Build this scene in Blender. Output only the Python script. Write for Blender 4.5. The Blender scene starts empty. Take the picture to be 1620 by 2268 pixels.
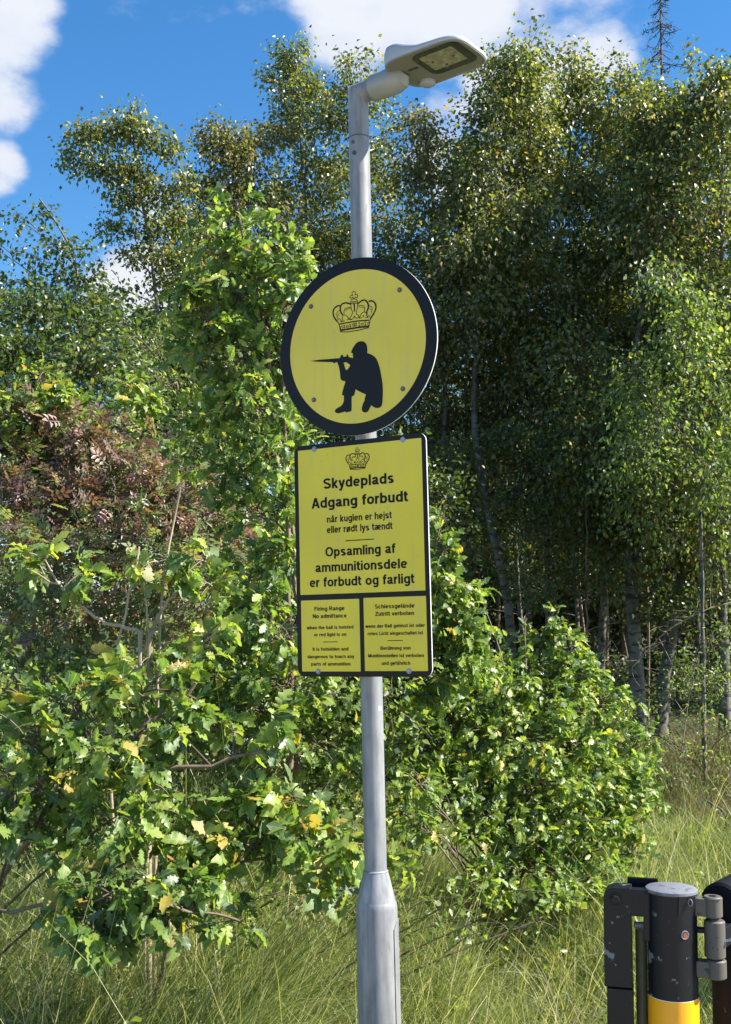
import bpy, math, random
import numpy as np
from mathutils import Vector, Matrix

random.seed(7)
rng = np.random.default_rng(11)
sc = bpy.context.scene
COL = sc.collection

# ------------------------------------------------------------------ camera
F = 2600.0                      # focal length in photo pixels (photo 1620 x 2268)
PITCH, ROLL = math.radians(5.4), math.radians(1.3)
CAMP = Vector((0, 0, 1.65))
RM = Matrix.Rotation(math.pi / 2 + PITCH, 3, 'X') @ Matrix.Rotation(-ROLL, 3, 'Z')
cam = bpy.data.objects.new('camera', bpy.data.cameras.new('camera'))
COL.objects.link(cam)
cam.matrix_world = Matrix.Translation(CAMP) @ RM.to_4x4()
cam.data.sensor_fit = 'HORIZONTAL'
cam.data.sensor_width = 36
cam.data.lens = 36 * F / 1620
cam.data.clip_end = 2000
sc.camera = cam

def ray(px, py):
    return (RM @ Vector(((px - 810) / F, -(py - 1134) / F, -1))).normalized()
def at(px, py, Y):
    d = ray(px, py)
    return CAMP + d * (Y / d.y)

# ------------------------------------------------------------------ light
SUN_EL, SUN_AZ = math.radians(41), math.radians(-6)      # azimuth measured from +X towards +Y
sdir = Vector((math.cos(SUN_EL) * math.cos(SUN_AZ), math.cos(SUN_EL) * math.sin(SUN_AZ), math.sin(SUN_EL)))
sl = bpy.data.lights.new('sun', 'SUN')
sl.energy = 5.0
sl.angle = math.radians(0.5)
sl.color = (1.0, 0.94, 0.84)
so = bpy.data.objects.new('sun', sl)
COL.objects.link(so)
so.rotation_euler = (-sdir).to_track_quat('-Z', 'Y').to_euler()
so.location = (20, 5, 20)

world = bpy.data.worlds.new('World')
sc.world = world
world.use_nodes = True
wt = world.node_tree
wt.nodes.clear()
def wn(t, **k):
    n = wt.nodes.new(t)
    for a, b in k.items(): setattr(n, a, b)
    return n
wl = wt.links.new
sky = wn('ShaderNodeTexSky', sky_type='NISHITA', sun_disc=False, sun_elevation=SUN_EL,
         sun_rotation=math.pi / 2 - SUN_AZ, altitude=0, air_density=1.0, dust_density=0.25, ozone_density=2.5)
hsv = wn('ShaderNodeHueSaturation')
hsv.inputs['Saturation'].default_value = 1.32
hsv.inputs['Value'].default_value = .80
wl(sky.outputs[0], hsv.inputs['Color'])
geo = wn('ShaderNodeTexCoord')
nrm = wn('ShaderNodeVectorMath', operation='NORMALIZE')
wl(geo.outputs['Generated'], nrm.inputs[0])
def vmath(op, a, b):
    n = wn('ShaderNodeVectorMath', operation=op)
    wl(a, n.inputs[0])
    if isinstance(b, (tuple, Vector)): n.inputs[1].default_value = tuple(b)
    else: wl(b, n.inputs[1])
    return n
def m(op, a, b=None, clamp=False):
    n = wn('ShaderNodeMath', operation=op, use_clamp=clamp)
    for i, v in enumerate((a, b)):
        if v is None: continue
        if isinstance(v, (int, float)): n.inputs[i].default_value = v
        else: wl(v, n.inputs[i])
    return n.outputs[0]
mp = wn('ShaderNodeMapping')
mp.inputs['Scale'].default_value = (1, 1, 1.7)
wl(nrm.outputs[0], mp.inputs[0])
nz = wn('ShaderNodeTexNoise'); nz.inputs['Scale'].default_value = 9.0; nz.inputs['Detail'].default_value = 10; nz.inputs['Roughness'].default_value = .58
wl(mp.outputs[0], nz.inputs['Vector'])
nz2 = wn('ShaderNodeTexNoise'); nz2.inputs['Scale'].default_value = 2.2; nz2.inputs['Detail'].default_value = 6
wl(mp.outputs[0], nz2.inputs['Vector'])
# cloud banks: direction, half-width (degrees), weight
CLOUDS = [(-70, 40, 3.2, 1.0), (-65, 170, 2.6, .85), (-20, 370, 1.4, .75), (850, -40, 3.4, 1.1), (1000, 0, 3.2, 1.0), (790, 80, 2.0, .8), (1230, 10, 3.4, .66), (1380, 30, 2.0, .55),
          (1130, 190, 2.4, .9), (1340, 110, 1.5, .80), (1310, 95, .8, .75), (1240, 190, 1.7, .9), (1050, 330, 3, .8), (300, 640, 2.2, .95), (450, 700, 2.2, .75), (350, 470, 1.3, .5),
          (700, 560, 2.4, .5), (1600, 680, 3, .6), (-900, 300, 9, .7), (2500, 100, 8, .7), (1500, -1500, 12, .6)]
acc = None
for px, py, hw, w in CLOUDS:
    d = ray(px, py)
    dp = vmath('DOT_PRODUCT', nrm.outputs[0], d)
    mr = wn('ShaderNodeMapRange', interpolation_type='SMOOTHSTEP')
    wl(dp.outputs['Value'], mr.inputs['Value'])
    mr.inputs['From Min'].default_value = math.cos(math.radians(hw * 1.5))
    mr.inputs['From Max'].default_value = math.cos(math.radians(hw * .1))
    mr.inputs['To Max'].default_value = w
    acc = mr.outputs[0] if acc is None else m('MAXIMUM', acc, mr.outputs[0])
nn = m('SUBTRACT', nz.outputs['Fac'], .5)
dens = m('ADD', acc, m('MULTIPLY', nn, 2.1))
gl = m('MULTIPLY', m('SUBTRACT', nz2.outputs['Fac'], .53), 2.2)      # scattered cloud over the rest of the sky
dens = m('MAXIMUM', dens, gl)
cm = wn('ShaderNodeMapRange', interpolation_type='SMOOTHSTEP')
wl(dens, cm.inputs['Value'])
cm.inputs['From Min'].default_value = .30
cm.inputs['From Max'].default_value = .82
ccol = wn('ShaderNodeMixRGB')
ccol.inputs[1].default_value = (1.9, 2.35, 3.4, 1)
ccol.inputs[2].default_value = (3.2, 3.35, 3.6, 1)
wl(m('MULTIPLY', dens, 1.0, True), ccol.inputs[0])
mix = wn('ShaderNodeMixRGB')
wl(cm.outputs[0], mix.inputs[0]); wl(hsv.outputs[0], mix.inputs[1]); wl(ccol.outputs[0], mix.inputs[2])
bg = wn('ShaderNodeBackground'); bg.inputs['Strength'].default_value = 0.10
wl(mix.outputs[0], bg.inputs['Color'])
wo = wn('ShaderNodeOutputWorld'); wl(bg.outputs[0], wo.inputs['Surface'])

sc.view_settings.view_transform = 'Standard'
sc.view_settings.look = 'None'
sc.view_settings.gamma = 1
sc.view_settings.use_curve_mapping = False
sc.view_settings.exposure = 1.45
sc.render.engine = 'CYCLES'
sc.cycles.max_bounces = 8
sc.cycles.diffuse_bounces = 4
sc.cycles.transmission_bounces = 4
sc.cycles.glossy_bounces = 3
sc.cycles.sample_clamp_indirect = 4

# ------------------------------------------------------------------ helpers
def link(o, parent=None, label=None, cat=None, group=None, kind=None):
    COL.objects.link(o)
    if parent is not None: o.parent = parent
    if label: o['label'] = label
    if cat: o['category'] = cat
    if group: o['group'] = group
    if kind: o['kind'] = kind
    return o
def thing(name, loc, label, cat, group=None, rot=(0, 0, 0)):
    o = bpy.data.objects.new(name, None)
    o.location = loc; o.rotation_euler = rot
    o.empty_display_size = .1
    return link(o, None, label, cat, group)

class MB:
    """collects faces of one part"""
    def __init__(s): s.v = []; s.f = []; s.mi = []
    def add(s, vs, fs, mi=0):
        b = len(s.v); s.v += [tuple(v) for v in vs]
        s.f += [tuple(b + i for i in f) for f in fs]; s.mi += [mi] * len(fs)
        return s
    def box(s, c, d, rot=None, mi=0):
        c = Vector(c); vs = []
        for x in (-.5, .5):
            for y in (-.5, .5):
                for z in (-.5, .5):
                    q = Vector((x * d[0], y * d[1], z * d[2]))
                    if rot is not None: q = rot @ q
                    vs.append(c + q)
        return s.add(vs, [(0, 1, 3, 2), (4, 6, 7, 5), (0, 4, 5, 1), (2, 3, 7, 6), (0, 2, 6, 4), (1, 5, 7, 3)], mi)
    def tube(s, pts, rad, n=12, caps=True, mi=0):
        pts = [Vector(p) for p in pts]; k = len(pts)
        if not hasattr(rad, '__len__'): rad = [rad] * k
        t = (pts[1] - pts[0]).normalized()
        u = t.orthogonal().normalized(); vs = []
        for i, p in enumerate(pts):
            t = (pts[min(i + 1, k - 1)] - pts[max(i - 1, 0)]).normalized()
            u = (u - t * u.dot(t)).normalized(); w = t.cross(u)
            for j in range(n):
                a = 2 * math.pi * j / n
                vs.append(p + (u * math.cos(a) + w * math.sin(a)) * rad[i])
        fs = [(i * n + j, i * n + (j + 1) % n, (i + 1) * n + (j + 1) % n, (i + 1) * n + j) for i in range(k - 1) for j in range(n)]
        if caps: fs += [tuple(reversed(range(n))), tuple((k - 1) * n + j for j in range(n))]
        return s.add(vs, fs, mi)
    def prism(s, poly, to3, h, mi=0, mside=None):
        """poly in 2D, to3(u, v, w) -> 3D; extruded from w=0 back to w=-h"""
        n = len(poly)
        vs = [to3(u, v, 0) for u, v in poly] + [to3(u, v, -h) for u, v in poly]
        s.add(vs, [tuple(range(n)), tuple(reversed(range(n, 2 * n)))], mi)
        b = len(s.v) - 2 * n
        for i in range(n):
            j = (i + 1) % n
            s.f.append((b + i, b + n + i, b + n + j, b + j)); s.mi.append(mi if mside is None else mside)
        return s
    def build(s, name, mats, parent=None, smooth=True, angle=40, bevel=0, **k):
        me = bpy.data.meshes.new(name)
        me.from_pydata(s.v, [], s.f)
        for q in (mats if isinstance(mats, (list, tuple)) else [mats]): me.materials.append(q)
        me.polygons.foreach_set('material_index', s.mi)
        me.update()
        o = bpy.data.objects.new(name, me)
        if smooth:
            me.polygons.foreach_set('use_smooth', [True] * len(me.polygons))
            me.set_sharp_from_angle(angle=math.radians(angle))
        if bevel:
            b = o.modifiers.new('bevel', 'BEVEL'); b.width = bevel; b.segments = 2; b.limit_method = 'ANGLE'
        return link(o, parent, **k)

# ------------------------------------------------------------------ materials
class NT:
    def __init__(s, name):
        s.mat = bpy.data.materials.new(name); s.mat.use_nodes = True
        s.t = s.mat.node_tree; s.t.nodes.clear()
        s.out = s.n('ShaderNodeOutputMaterial')
    def n(s, t, **k):
        x = s.t.nodes.new(t)
        for a, b in k.items(): setattr(x, a, b)
        return x
    def l(s, a, b): s.t.links.new(a, b)
    def noise(s, scale, detail=4, rough=.5, vec=None, stretch=None):
        x = s.n('ShaderNodeTexNoise'); x.inputs['Scale'].default_value = scale; x.inputs['Detail'].default_value = detail; x.inputs['Roughness'].default_value = rough
        tc = s.n('ShaderNodeTexCoord').outputs['Object'] if vec is None else vec
        if stretch:
            mpn = s.n('ShaderNodeMapping'); mpn.inputs['Scale'].default_value = stretch; s.l(tc, mpn.inputs[0]); tc = mpn.outputs[0]
        s.l(tc, x.inputs['Vector'])
        return x.outputs['Fac']
    def ramp(s, fac, stops, interp='LINEAR'):
        r = s.n('ShaderNodeValToRGB'); r.color_ramp.interpolation = interp
        e = r.color_ramp.elements
        while len(e) < len(stops): e.new(.5)
        for i, (p, c) in enumerate(stops):
            e[i].position = p; e[i].color = (*c, 1) if not isinstance(c, (int, float)) else (c, c, c, 1)
        s.l(fac, r.inputs[0]); return r.outputs[0]
    def mixc(s, fac, a, b, mode='MIX'):
        x = s.n('ShaderNodeMixRGB', blend_type=mode)
        for i, v in enumerate((fac, a, b)):
            if isinstance(v, (int, float)): x.inputs[i].default_value = v if i == 0 else (v, v, v, 1)
            elif isinstance(v, tuple): x.inputs[i].default_value = (*v, 1)
            else: s.l(v, x.inputs[i])
        return x.outputs[0]
    def bsdf(s, col, rough=.5, metal=0, spec=.5, bump=None, bstr=.3, bdist=.002, **kw):
        b = s.n('ShaderNodeBsdfPrincipled')
        for nm, v in (('Base Color', col), ('Roughness', rough), ('Metallic', metal), ('Specular IOR Level', spec)) + tuple(kw.items()):
            if isinstance(v, (int, float)): b.inputs[nm].default_value = v
            elif isinstance(v, tuple): b.inputs[nm].default_value = (*v, 1)
            else: s.l(v, b.inputs[nm])
        if bump is not None:
            bn = s.n('ShaderNodeBump'); bn.inputs['Strength'].default_value = bstr; bn.inputs['Distance'].default_value = bdist
            s.l(bump, bn.inputs['Height']); s.l(bn.outputs[0], b.inputs['Normal'])
        return b.outputs[0]
    def done(s, sh): s.l(sh, s.out.inputs['Surface']); return s.mat

def leaf_mat(name, stops, rough=.42, trans=.38, tmul=1.9, back=.35, vein=False, spec=.5):
    """leaf colour by the leaf's own random value; paler underside; lets light through"""
    q = NT(name)
    at_ = q.n('ShaderNodeAttribute', attribute_name='leaf')
    sep = q.n('ShaderNodeSeparateXYZ'); q.l(at_.outputs['Vector'], sep.inputs[0])
    col = q.ramp(sep.outputs['Z'], stops)
    blot = q.noise(60, 3)
    col = q.mixc(1.0, col, q.ramp(blot, [(.3, .78), (.7, 1.15)]), 'MULTIPLY')
    if vein:
        ab = q.n('ShaderNodeMath', operation='ABSOLUTE'); q.l(sep.outputs['X'], ab.inputs[0])
        # midrib and side veins, drawn from the leaf's own coordinates
        mid = q.ramp(ab.outputs[0], [(.006, 1.0), (.022, 0.0)])
        sv = q.n('ShaderNodeMath', operation='MULTIPLY_ADD'); q.l(ab.outputs[0], sv.inputs[0]); sv.inputs[1].default_value = -.75; q.l(sep.outputs['Y'], sv.inputs[2])
        sw = q.n('ShaderNodeMath', operation='MULTIPLY'); q.l(sv.outputs[0], sw.inputs[0]); sw.inputs[1].default_value = 44
        sn = q.n('ShaderNodeMath', operation='SINE'); q.l(sw.outputs[0], sn.inputs[0])
        side = q.ramp(sn.outputs[0], [(.9, 0.0), (1.0, .45)])
        col = q.mixc(mid, col, q.mixc(.5, col, (.30, .38, .14)))
        col = q.mixc(side, col, q.mixc(.35, col, (.25, .33, .12)))
    gm = q.n('ShaderNodeNewGeometry')
    bk = q.n('ShaderNodeMath', operation='MULTIPLY'); q.l(gm.outputs['Backfacing'], bk.inputs[0]); bk.inputs[1].default_value = back
    col2 = q.mixc(bk.outputs[0], col, (.20, .26, .17))
    b = q.bsdf(col2, rough, 0, spec, bump=blot, bstr=.25, bdist=.003)
    tr = q.n('ShaderNodeBsdfTranslucent')
    tc = q.mixc(1.0, col, (tmul, tmul * 1.02, tmul * .45), 'MULTIPLY')
    q.l(tc, tr.inputs['Color'])
    mx = q.n('ShaderNodeMixShader'); mx.inputs[0].default_value = trans
    q.l(b, mx.inputs[1]); q.l(tr.outputs[0], mx.inputs[2])
    return q.done(mx.outputs[0])

M = {}
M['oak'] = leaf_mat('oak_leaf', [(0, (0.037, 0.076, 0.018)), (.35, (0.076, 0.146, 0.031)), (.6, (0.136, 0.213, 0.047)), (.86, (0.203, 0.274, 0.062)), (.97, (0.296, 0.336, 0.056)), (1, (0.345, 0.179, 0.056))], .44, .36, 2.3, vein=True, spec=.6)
M['oak_yellow'] = leaf_mat('oak_leaf_yellowish', [(0, (0.095, 0.157, 0.028)), (.3, (0.156, 0.238, 0.039)), (.6, (0.234, 0.313, 0.049)), (.88, (0.334, 0.389, 0.059)), (.975, (0.412, 0.367, 0.065)), (1, (0.378, 0.184, 0.054))], .44, .36, 2.2, vein=True, spec=.6)  # yellower leaf colour, given to a random share of the leaves
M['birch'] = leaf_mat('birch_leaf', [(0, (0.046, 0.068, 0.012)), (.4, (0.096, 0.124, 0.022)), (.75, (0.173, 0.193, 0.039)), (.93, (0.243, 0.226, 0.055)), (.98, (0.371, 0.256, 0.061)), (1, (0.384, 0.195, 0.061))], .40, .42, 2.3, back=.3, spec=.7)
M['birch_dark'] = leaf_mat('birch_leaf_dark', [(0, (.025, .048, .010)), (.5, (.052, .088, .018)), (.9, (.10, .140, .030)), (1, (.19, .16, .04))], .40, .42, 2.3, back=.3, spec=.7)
M['birch_olive'] = leaf_mat('birch_leaf_olive', [(0, (0.058, 0.067, 0.016)), (.5, (0.134, 0.137, 0.034)), (.9, (0.224, 0.196, 0.056)), (1, (0.336, 0.224, 0.056))], .42, .42, 2.0, back=.3, spec=.6)
M['willow'] = leaf_mat('willow_leaf', [(0, (0.051, 0.090, 0.021)), (.5, (0.116, 0.172, 0.039)), (.9, (0.201, 0.253, 0.063)), (1, (0.329, 0.299, 0.092))], .42, .46, 2.2, spec=.5)
M['rose_red'] = leaf_mat('rose_leaf_purple', [(0, (.10, .050, .058)), (.35, (.20, .115, .125)), (.6, (.34, .24, .24)), (.8, (.31, .14, .115)), (1, (.14, .16, .06))], .42, .32, 1.7, back=.3, spec=.7)
M['rose_green'] = leaf_mat('rose_leaf_grey_green', [(0, (0.077, 0.116, 0.046)), (.4, (0.143, 0.193, 0.077)), (.65, (0.220, 0.242, 0.121)), (.85, (0.242, 0.165, 0.088)), (1, (0.264, 0.121, 0.077))], .42, .38, 1.9, back=.3)
M['grass'] = leaf_mat('grass_blade', [(0, (0.040, 0.080, 0.018)), (.3, (0.100, 0.155, 0.038)), (.55, (0.205, 0.250, 0.080)), (.8, (0.39, 0.38, 0.17)), (1, (0.56, 0.52, 0.30))], .5, .38, 1.8, back=.0, spec=.3)
M['dry'] = leaf_mat('dry_heath', [(0, (.065, .045, .025)), (.4, (.14, .105, .045)), (.75, (.24, .19, .08)), (1, (.14, .15, .05))], .6, .2, 1.3, back=0)

def bark(name, c0, c1, bands=False):
    q = NT(name)
    n1 = q.noise(9, 6, .6, stretch=(1, 1, .5))
    col = q.ramp(n1, [(.3, c0), (.7, c1)])
    if bands:
        n2 = q.noise(26, 4, .6, stretch=(.25, .25, 1))
        col = q.mixc(q.ramp(n2, [(.52, 0.0), (.60, 1.0)]), col, (.03, .026, .022))
        n3 = q.noise(3, 3, .5)
        col = q.mixc(q.ramp(n3, [(.5, 0.0), (.65, .7)]), col, (.10, .085, .06))
    return q.done(q.bsdf(col, .75, bump=n1, bstr=.6, bdist=.006))
M['birch_bark'] = bark('birch_bark', (.075, .064, .050), (.24, .215, .18), True)
M['brown_bark'] = bark('brown_bark', (.10, .07, .045), (.25, .18, .12))
M['twig'] = bark('twig_bark', (.06, .045, .03), (.16, .12, .08))
M['pale_twig'] = bark('pale_twig_bark', (.22, .17, .11), (.42, .35, .25))
M['dead'] = bark('dead_wood', (.035, .028, .024), (.10, .08, .065))

def galv(name, base=.42, seam=False):
    q = NT(name)
    n1 = q.noise(42, 5, .6, stretch=(1, 1, .35)); n2 = q.noise(5, 4, .6, stretch=(1.6, 1.6, .5))
    c = q.ramp(n1, [(.28, (base * .74, base * .77, base * .82)), (.5, (base, base * 1.02, base * 1.05)), (.75, (base * 1.16, base * 1.17, base * 1.18))])
    c = q.mixc(1.0, c, q.ramp(n2, [(.35, .80), (.6, 1.08)]), 'MULTIPLY')
    n4 = q.noise(30, 6, .65, stretch=(1.5, 1.5, .06)); c = q.mixc(1.0, c, q.ramp(n4, [(.35, .72), (.65, 1.12)]), 'MULTIPLY')
    n3 = q.noise(30, 3, .5, stretch=(1, 1, .3))
    c = q.mixc(q.ramp(n3, [(.70, 0.0), (.74, .6)]), c, (.16, .12, .09))
    return q.done(q.bsdf(c, q.ramp(n1, [(.3, .55), (.7, .42)]), .12, .4, bump=n1, bstr=.12, bdist=.002))
M['galv'] = galv('galvanised_steel', .27)
M['galv_light'] = galv('galvanised_steel_base', .27)
def plain(name, col, rough=.5, metal=0, spec=.5, var=.12, nscale=30, **kw):
    q = NT(name)
    n1 = q.noise(nscale, 5, .6)
    c = q.mixc(1.0, col, q.ramp(n1, [(.3, 1 - var), (.7, 1 + var)]), 'MULTIPLY')
    return q.done(q.bsdf(c, rough, metal, spec, bump=n1, bstr=.08, **kw))
M['sign_black'] = plain('sign_black_print', (.009, .008, .008), .36, spec=.22, var=.1, nscale=8)
M['ink'] = plain('black_ink', (.006, .006, .007), .4, spec=.2, var=.05)
M['alu'] = plain('aluminium_edge', (.75, .75, .75), .35, .3)
M['bolt'] = plain('zinc_bolt', (.30, .33, .38), .4, .5)
M['bolt_dark'] = plain('dark_bolt', (.09, .09, .10), .45, .4)
M['bolt_dot'] = plain('bolt_socket', (.2, .2, .23), .4, .5)
def yellow(name, col, dirt):
    q = NT(name)
    n1 = q.noise(3.2, 3, .5); st = q.noise(14, 5, .6, stretch=(2.5, 1, .25))
    c = q.mixc(1.0, col, q.ramp(n1, [(.3, .90), (.7, 1.06)]), 'MULTIPLY')
    c = q.mixc(q.ramp(st, [(.5, 0.0), (.75, .22)]), c, (.42, .40, .26))
    sp = q.noise(150, 2, .5); c = q.mixc(q.ramp(sp, [(.735, 0.0), (.76, .7)]), c, (.10, .10, .05))
    if dirt:
        n2 = q.noise(95, 3, .6); n3 = q.noise(7, 3, .5)
        f = q.mixc(1.0, q.ramp(n2, [(.66, 0.0), (.73, .75)]), q.ramp(n3, [(.47, 0.0), (.58, 1.0)]), 'MULTIPLY')
        c = q.mixc(f, c, (.13, .13, .02))
    return q.done(q.bsdf(c, .30, 0, .3))
M['yellow'] = yellow('sign_yellow_film', (.76, .61, .075), False)
M['yellow_dirt'] = yellow('sign_yellow_film_specked', (.78, .63, .05), True)
def lampshell(name, col, dirt=0):
    q = NT(name)
    n1 = q.noise(16, 5, .65); n2 = q.noise(70, 4, .6)
    c = q.mixc(q.ramp(n1, [(.45, 0.0), (.68, dirt)]), col, (.20, .19, .12))
    if dirt: c = q.mixc(q.ramp(n2, [(.62, 0.0), (.72, .5)]), c, (.42, .41, .34))
    return q.done(q.bsdf(c, .38, 0, .5))
M['shell'] = lampshell('lamp_shell_white', (.38, .40, .43))
M['under'] = lampshell('lamp_underside_lichen', (.20, .20, .165), .85)
M['bezel'] = lampshell('lamp_window_dark', (.030, .034, .033), .25)
M['led'] = plain('led_plate_mossy', (.27, .27, .16), .5, var=.4, nscale=60)
M['sleeve'] = plain('socket_sleeve_cream', (.31, .31, .29), .4, var=.05)
def peel(name, base, under, thr=.62, rough=.38, sc_=22, spec=.3):
    q = NT(name)
    n1 = q.noise(sc_, 6, .62); n2 = q.noise(140, 4, .6)
    c = q.mixc(q.ramp(n1, [(thr, 0.0), (thr + .02, 1.0)]), base, under)
    c = q.mixc(q.ramp(n2, [(.70, 0.0), (.75, .7)]), c, under)
    return q.done(q.bsdf(c, rough, 0, spec, bump=n1, bstr=.3, bdist=.002))
M['black_paint'] = peel('chipped_black_paint', (.006, .007, .010), (.16, .165, .18), .615, .42)
M['gate_paint'] = peel('glossy_black_gate_paint', (.008, .009, .012), (.14, .14, .15), .68, .6, 22, .12)
M['worn_top'] = peel('worn_cap_top', (.17, .175, .20), (.10, .10, .12), .56, .5, 40)
M['hinge'] = peel('dusty_hinge_metal', (.105, .095, .082), (.035, .035, .035), .60, .55, 45)
M['seam'] = plain('seam_stain', (.10, .07, .055), .8, var=.3)
M['rust'] = plain('rust', (.25, .07, .03), .8, var=.4)
M['olive_pipe'] = plain('algae_stained_pipe', (.10, .10, .055), .6, var=.3)
M['amber'] = plain('amber_reflective_band', (.95, .40, .008), .3, var=.03)
M['white_film'] = plain('white_film', (.7, .72, .75), .35, var=.03)
M['flower'] = plain('white_petals', (.75, .75, .68), .6, var=.1)
# ------------------------------------------------------------------ ground
def hnoise(x, y):
    return (np.sin(x * 1.7 + y * .9) * .5 + np.sin(x * .63 - y * 1.3 + 2) * .7 + np.sin(x * 3.1 + 1.3) * np.sin(y * 2.7) * .35) * .045
def gz(x, y):
    x = np.asarray(x, float); y = np.asarray(y, float)
    t = np.clip((y - 5.5) / 8.5, 0, 1); s = t * t * (3 - 2 * t)
    far = np.clip((y - 30) / 100, 0, 1)
    near = np.clip((np.hypot(x, y) - 2) / 3, 0, 1)
    return .52 * s + hnoise(x, y) * near + far * 1.5
def build_ground():
    xs = np.concatenate([[-600, -250, -100, -50, -30], np.arange(-20, 20.01, .4), [30, 50, 100, 250, 600]])
    ys = np.concatenate([[-300, -100, -40, -15], np.arange(-6, 34.01, .4), [45, 70, 120, 250, 600, 900]])
    X, Y = np.meshgrid(xs, ys, indexing='ij'); Z = gz(X, Y)
    v = np.stack([X, Y, Z], -1).reshape(-1, 3); ny = len(ys)
    f = [(i * ny + j, (i + 1) * ny + j, (i + 1) * ny + j + 1, i * ny + j + 1) for i in range(len(xs) - 1) for j in range(ny - 1)]
    q = NT('soil_with_litter')
    n1 = q.noise(2.2, 6, .6); n2 = q.noise(25, 5, .65)
    c = q.ramp(n1, [(.3, (.028, .034, .013)), (.55, (.055, .058, .022)), (.75, (.085, .070, .036))])
    c = q.mixc(1.0, c, q.ramp(n2, [(.3, .6), (.7, 1.3)]), 'MULTIPLY')
    mat = q.done(q.bsdf(c, .95, 0, .2, bump=n2, bstr=.8, bdist=.03))
    me = bpy.data.meshes.new('ground'); me.from_pydata(v.tolist(), [], f); me.materials.append(mat)
    me.polygons.foreach_set('use_smooth', [True] * len(f)); me.update()
    link(bpy.data.objects.new('ground', me), None, kind='structure', label='rough grassy ground rising gently towards the wood')
build_ground()
def build_bounce_track():
    # unseen gravel track implied by the gate, added pale to bounce light onto signs
    xs = np.linspace(-60, 60, 61); ys = np.linspace(-9, 1.75, 24); X, Y = np.meshgrid(xs, ys, indexing='ij')
    e = .12 * np.sin(X * 1.3) + .07 * np.sin(X * 3.7)
    Yq = np.where(Y > 1.7, Y + e, Y); Z = np.maximum(gz(X, Yq), 0 * X) * 1.0 + .03
    Z = gz(X, Yq) * .4 + .045
    v = np.stack([X, Yq, Z], -1).reshape(-1, 3); ny = len(ys)
    f = [(i * ny + j, (i + 1) * ny + j, (i + 1) * ny + j + 1, i * ny + j + 1) for i in range(len(xs) - 1) for j in range(ny - 1)]
    q = NT('pale_gravel'); n1 = q.noise(60, 5, .7); n2 = q.noise(1.2, 4, .6)
    c = q.mixc(1.0, q.ramp(n1, [(.3, (.30, .27, .22)), (.7, (.52, .48, .41))]), q.ramp(n2, [(.3, .85), (.7, 1.1)]), 'MULTIPLY')
    me = bpy.data.meshes.new('gravel_bounce_track'); me.from_pydata(v.tolist(), [], f); me.materials.append(q.done(q.bsdf(c, .9, 0, .3, bump=n1, bstr=.6, bdist=.01))); me.update()
    link(bpy.data.objects.new('gravel_bounce_track', me), None, kind='structure', label='unseen pale gravel track added beside the verge to bounce light onto the signs')
build_bounce_track()

# ------------------------------------------------------------------ foliage engine
def nrmz(a): return a / np.maximum(np.linalg.norm(a, axis=-1, keepdims=True), 1e-9)

def leaf_template(kind):
    if kind == 'birch':      # pointed rhomb folded on its midrib
        v = [(0, 0, 0), (-.36, .38, .10), (0, 1, -.05), (.36, .38, .10)]
        f = [(0, 3, 2), (0, 2, 1)]
    elif kind == 'willow':
        v = [(0, 0, 0), (-.20, .45, .07), (0, 1, -.12), (.20, .45, .07)]
        f = [(0, 3, 2), (0, 2, 1)]
    elif kind == 'rose':     # a spray of seven leaflets on one stalk
        v, f = [], []
        for (bx, by, a, s) in [(0, .70, 0, .36), (.02, .62, 62, .33), (-.02, .62, -62, .33), (.02, .40, 66, .31), (-.02, .40, -66, .31), (.02, .20, 70, .25), (-.02, .20, -70, .25)]:
            ca, sa = math.cos(math.radians(a)), math.sin(math.radians(a)); b = len(v)
            for (x, y, z) in [(0, 0, 0), (-.27, .42, .08), (-.14, .8, .03), (0, 1, -.08), (.14, .8, .03), (.27, .42, .08), (0, .5, 0)]:
                x *= s; y *= s
                v.append((bx + x * ca + y * sa, by - x * sa + y * ca, z * s - .18 * by * by))
            f += [(b, b + 6, b + 1), (b + 1, b + 6, b + 2), (b + 2, b + 6, b + 3), (b + 6, b + 4, b + 3), (b + 6, b + 5, b + 4), (b, b + 5, b + 6)]
        b = len(v)
        v += [(-.012, 0, 0), (.012, 0, 0), (.008, .72, -.09), (-.008, .72, -.09)]; f += [(b, b + 1, b + 2, b + 3)]
    else:                    # oak: rounded lobes either side of the midrib
        half = [(.035, .10), (.12, .20), (.20, .27), (.13, .34), (.17, .43), (.31, .50), (.19, .57), (.22, .65), (.31, .73), (.18, .79), (.17, .88), (.08, .97)]
        if kind == 'oak_b': half = [(.03, .09), (.15, .17), (.17, .26), (.10, .31), (.22, .38), (.27, .47), (.15, .52), (.25, .61), (.29, .70), (.16, .75), (.19, .85), (.07, .98)]
        if kind == 'oak_simple': half = [(.10, .2), (.19, .3), (.11, .37), (.30, .52), (.17, .6), (.28, .75), (.12, .93)]
        n = len(half); v = [(0, 0, 0)]; f = []
        mids = []
        for (x, y) in half:
            mids.append(len(v)); v.append((0, y, -.28 * y * y))
            wav = .05 * math.sin(y * 26)
            v.append((x, y, .16 * x - .28 * y * y + wav)); v.append((-x, y, .16 * x - .28 * y * y - wav))
        tip = len(v); v.append((0, 1.03, -.30))
        pm, pr, pl = 0, 0, 0
        for mi in mids:
            r, l = mi + 1, mi + 2
            if pm == 0 and pr == 0: f += [(0, r, mi), (0, mi, l)]
            else: f += [(pm, pr, r, mi), (pm, mi, l, pl)]
            pm, pr, pl = mi, r, l
        f += [(pm, pr, tip), (pm, tip, pl)]
    return np.array(v, float), f
TPL = {k: leaf_template(k) for k in ('birch', 'willow', 'rose', 'oak', 'oak_b', 'oak_simple')}

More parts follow.
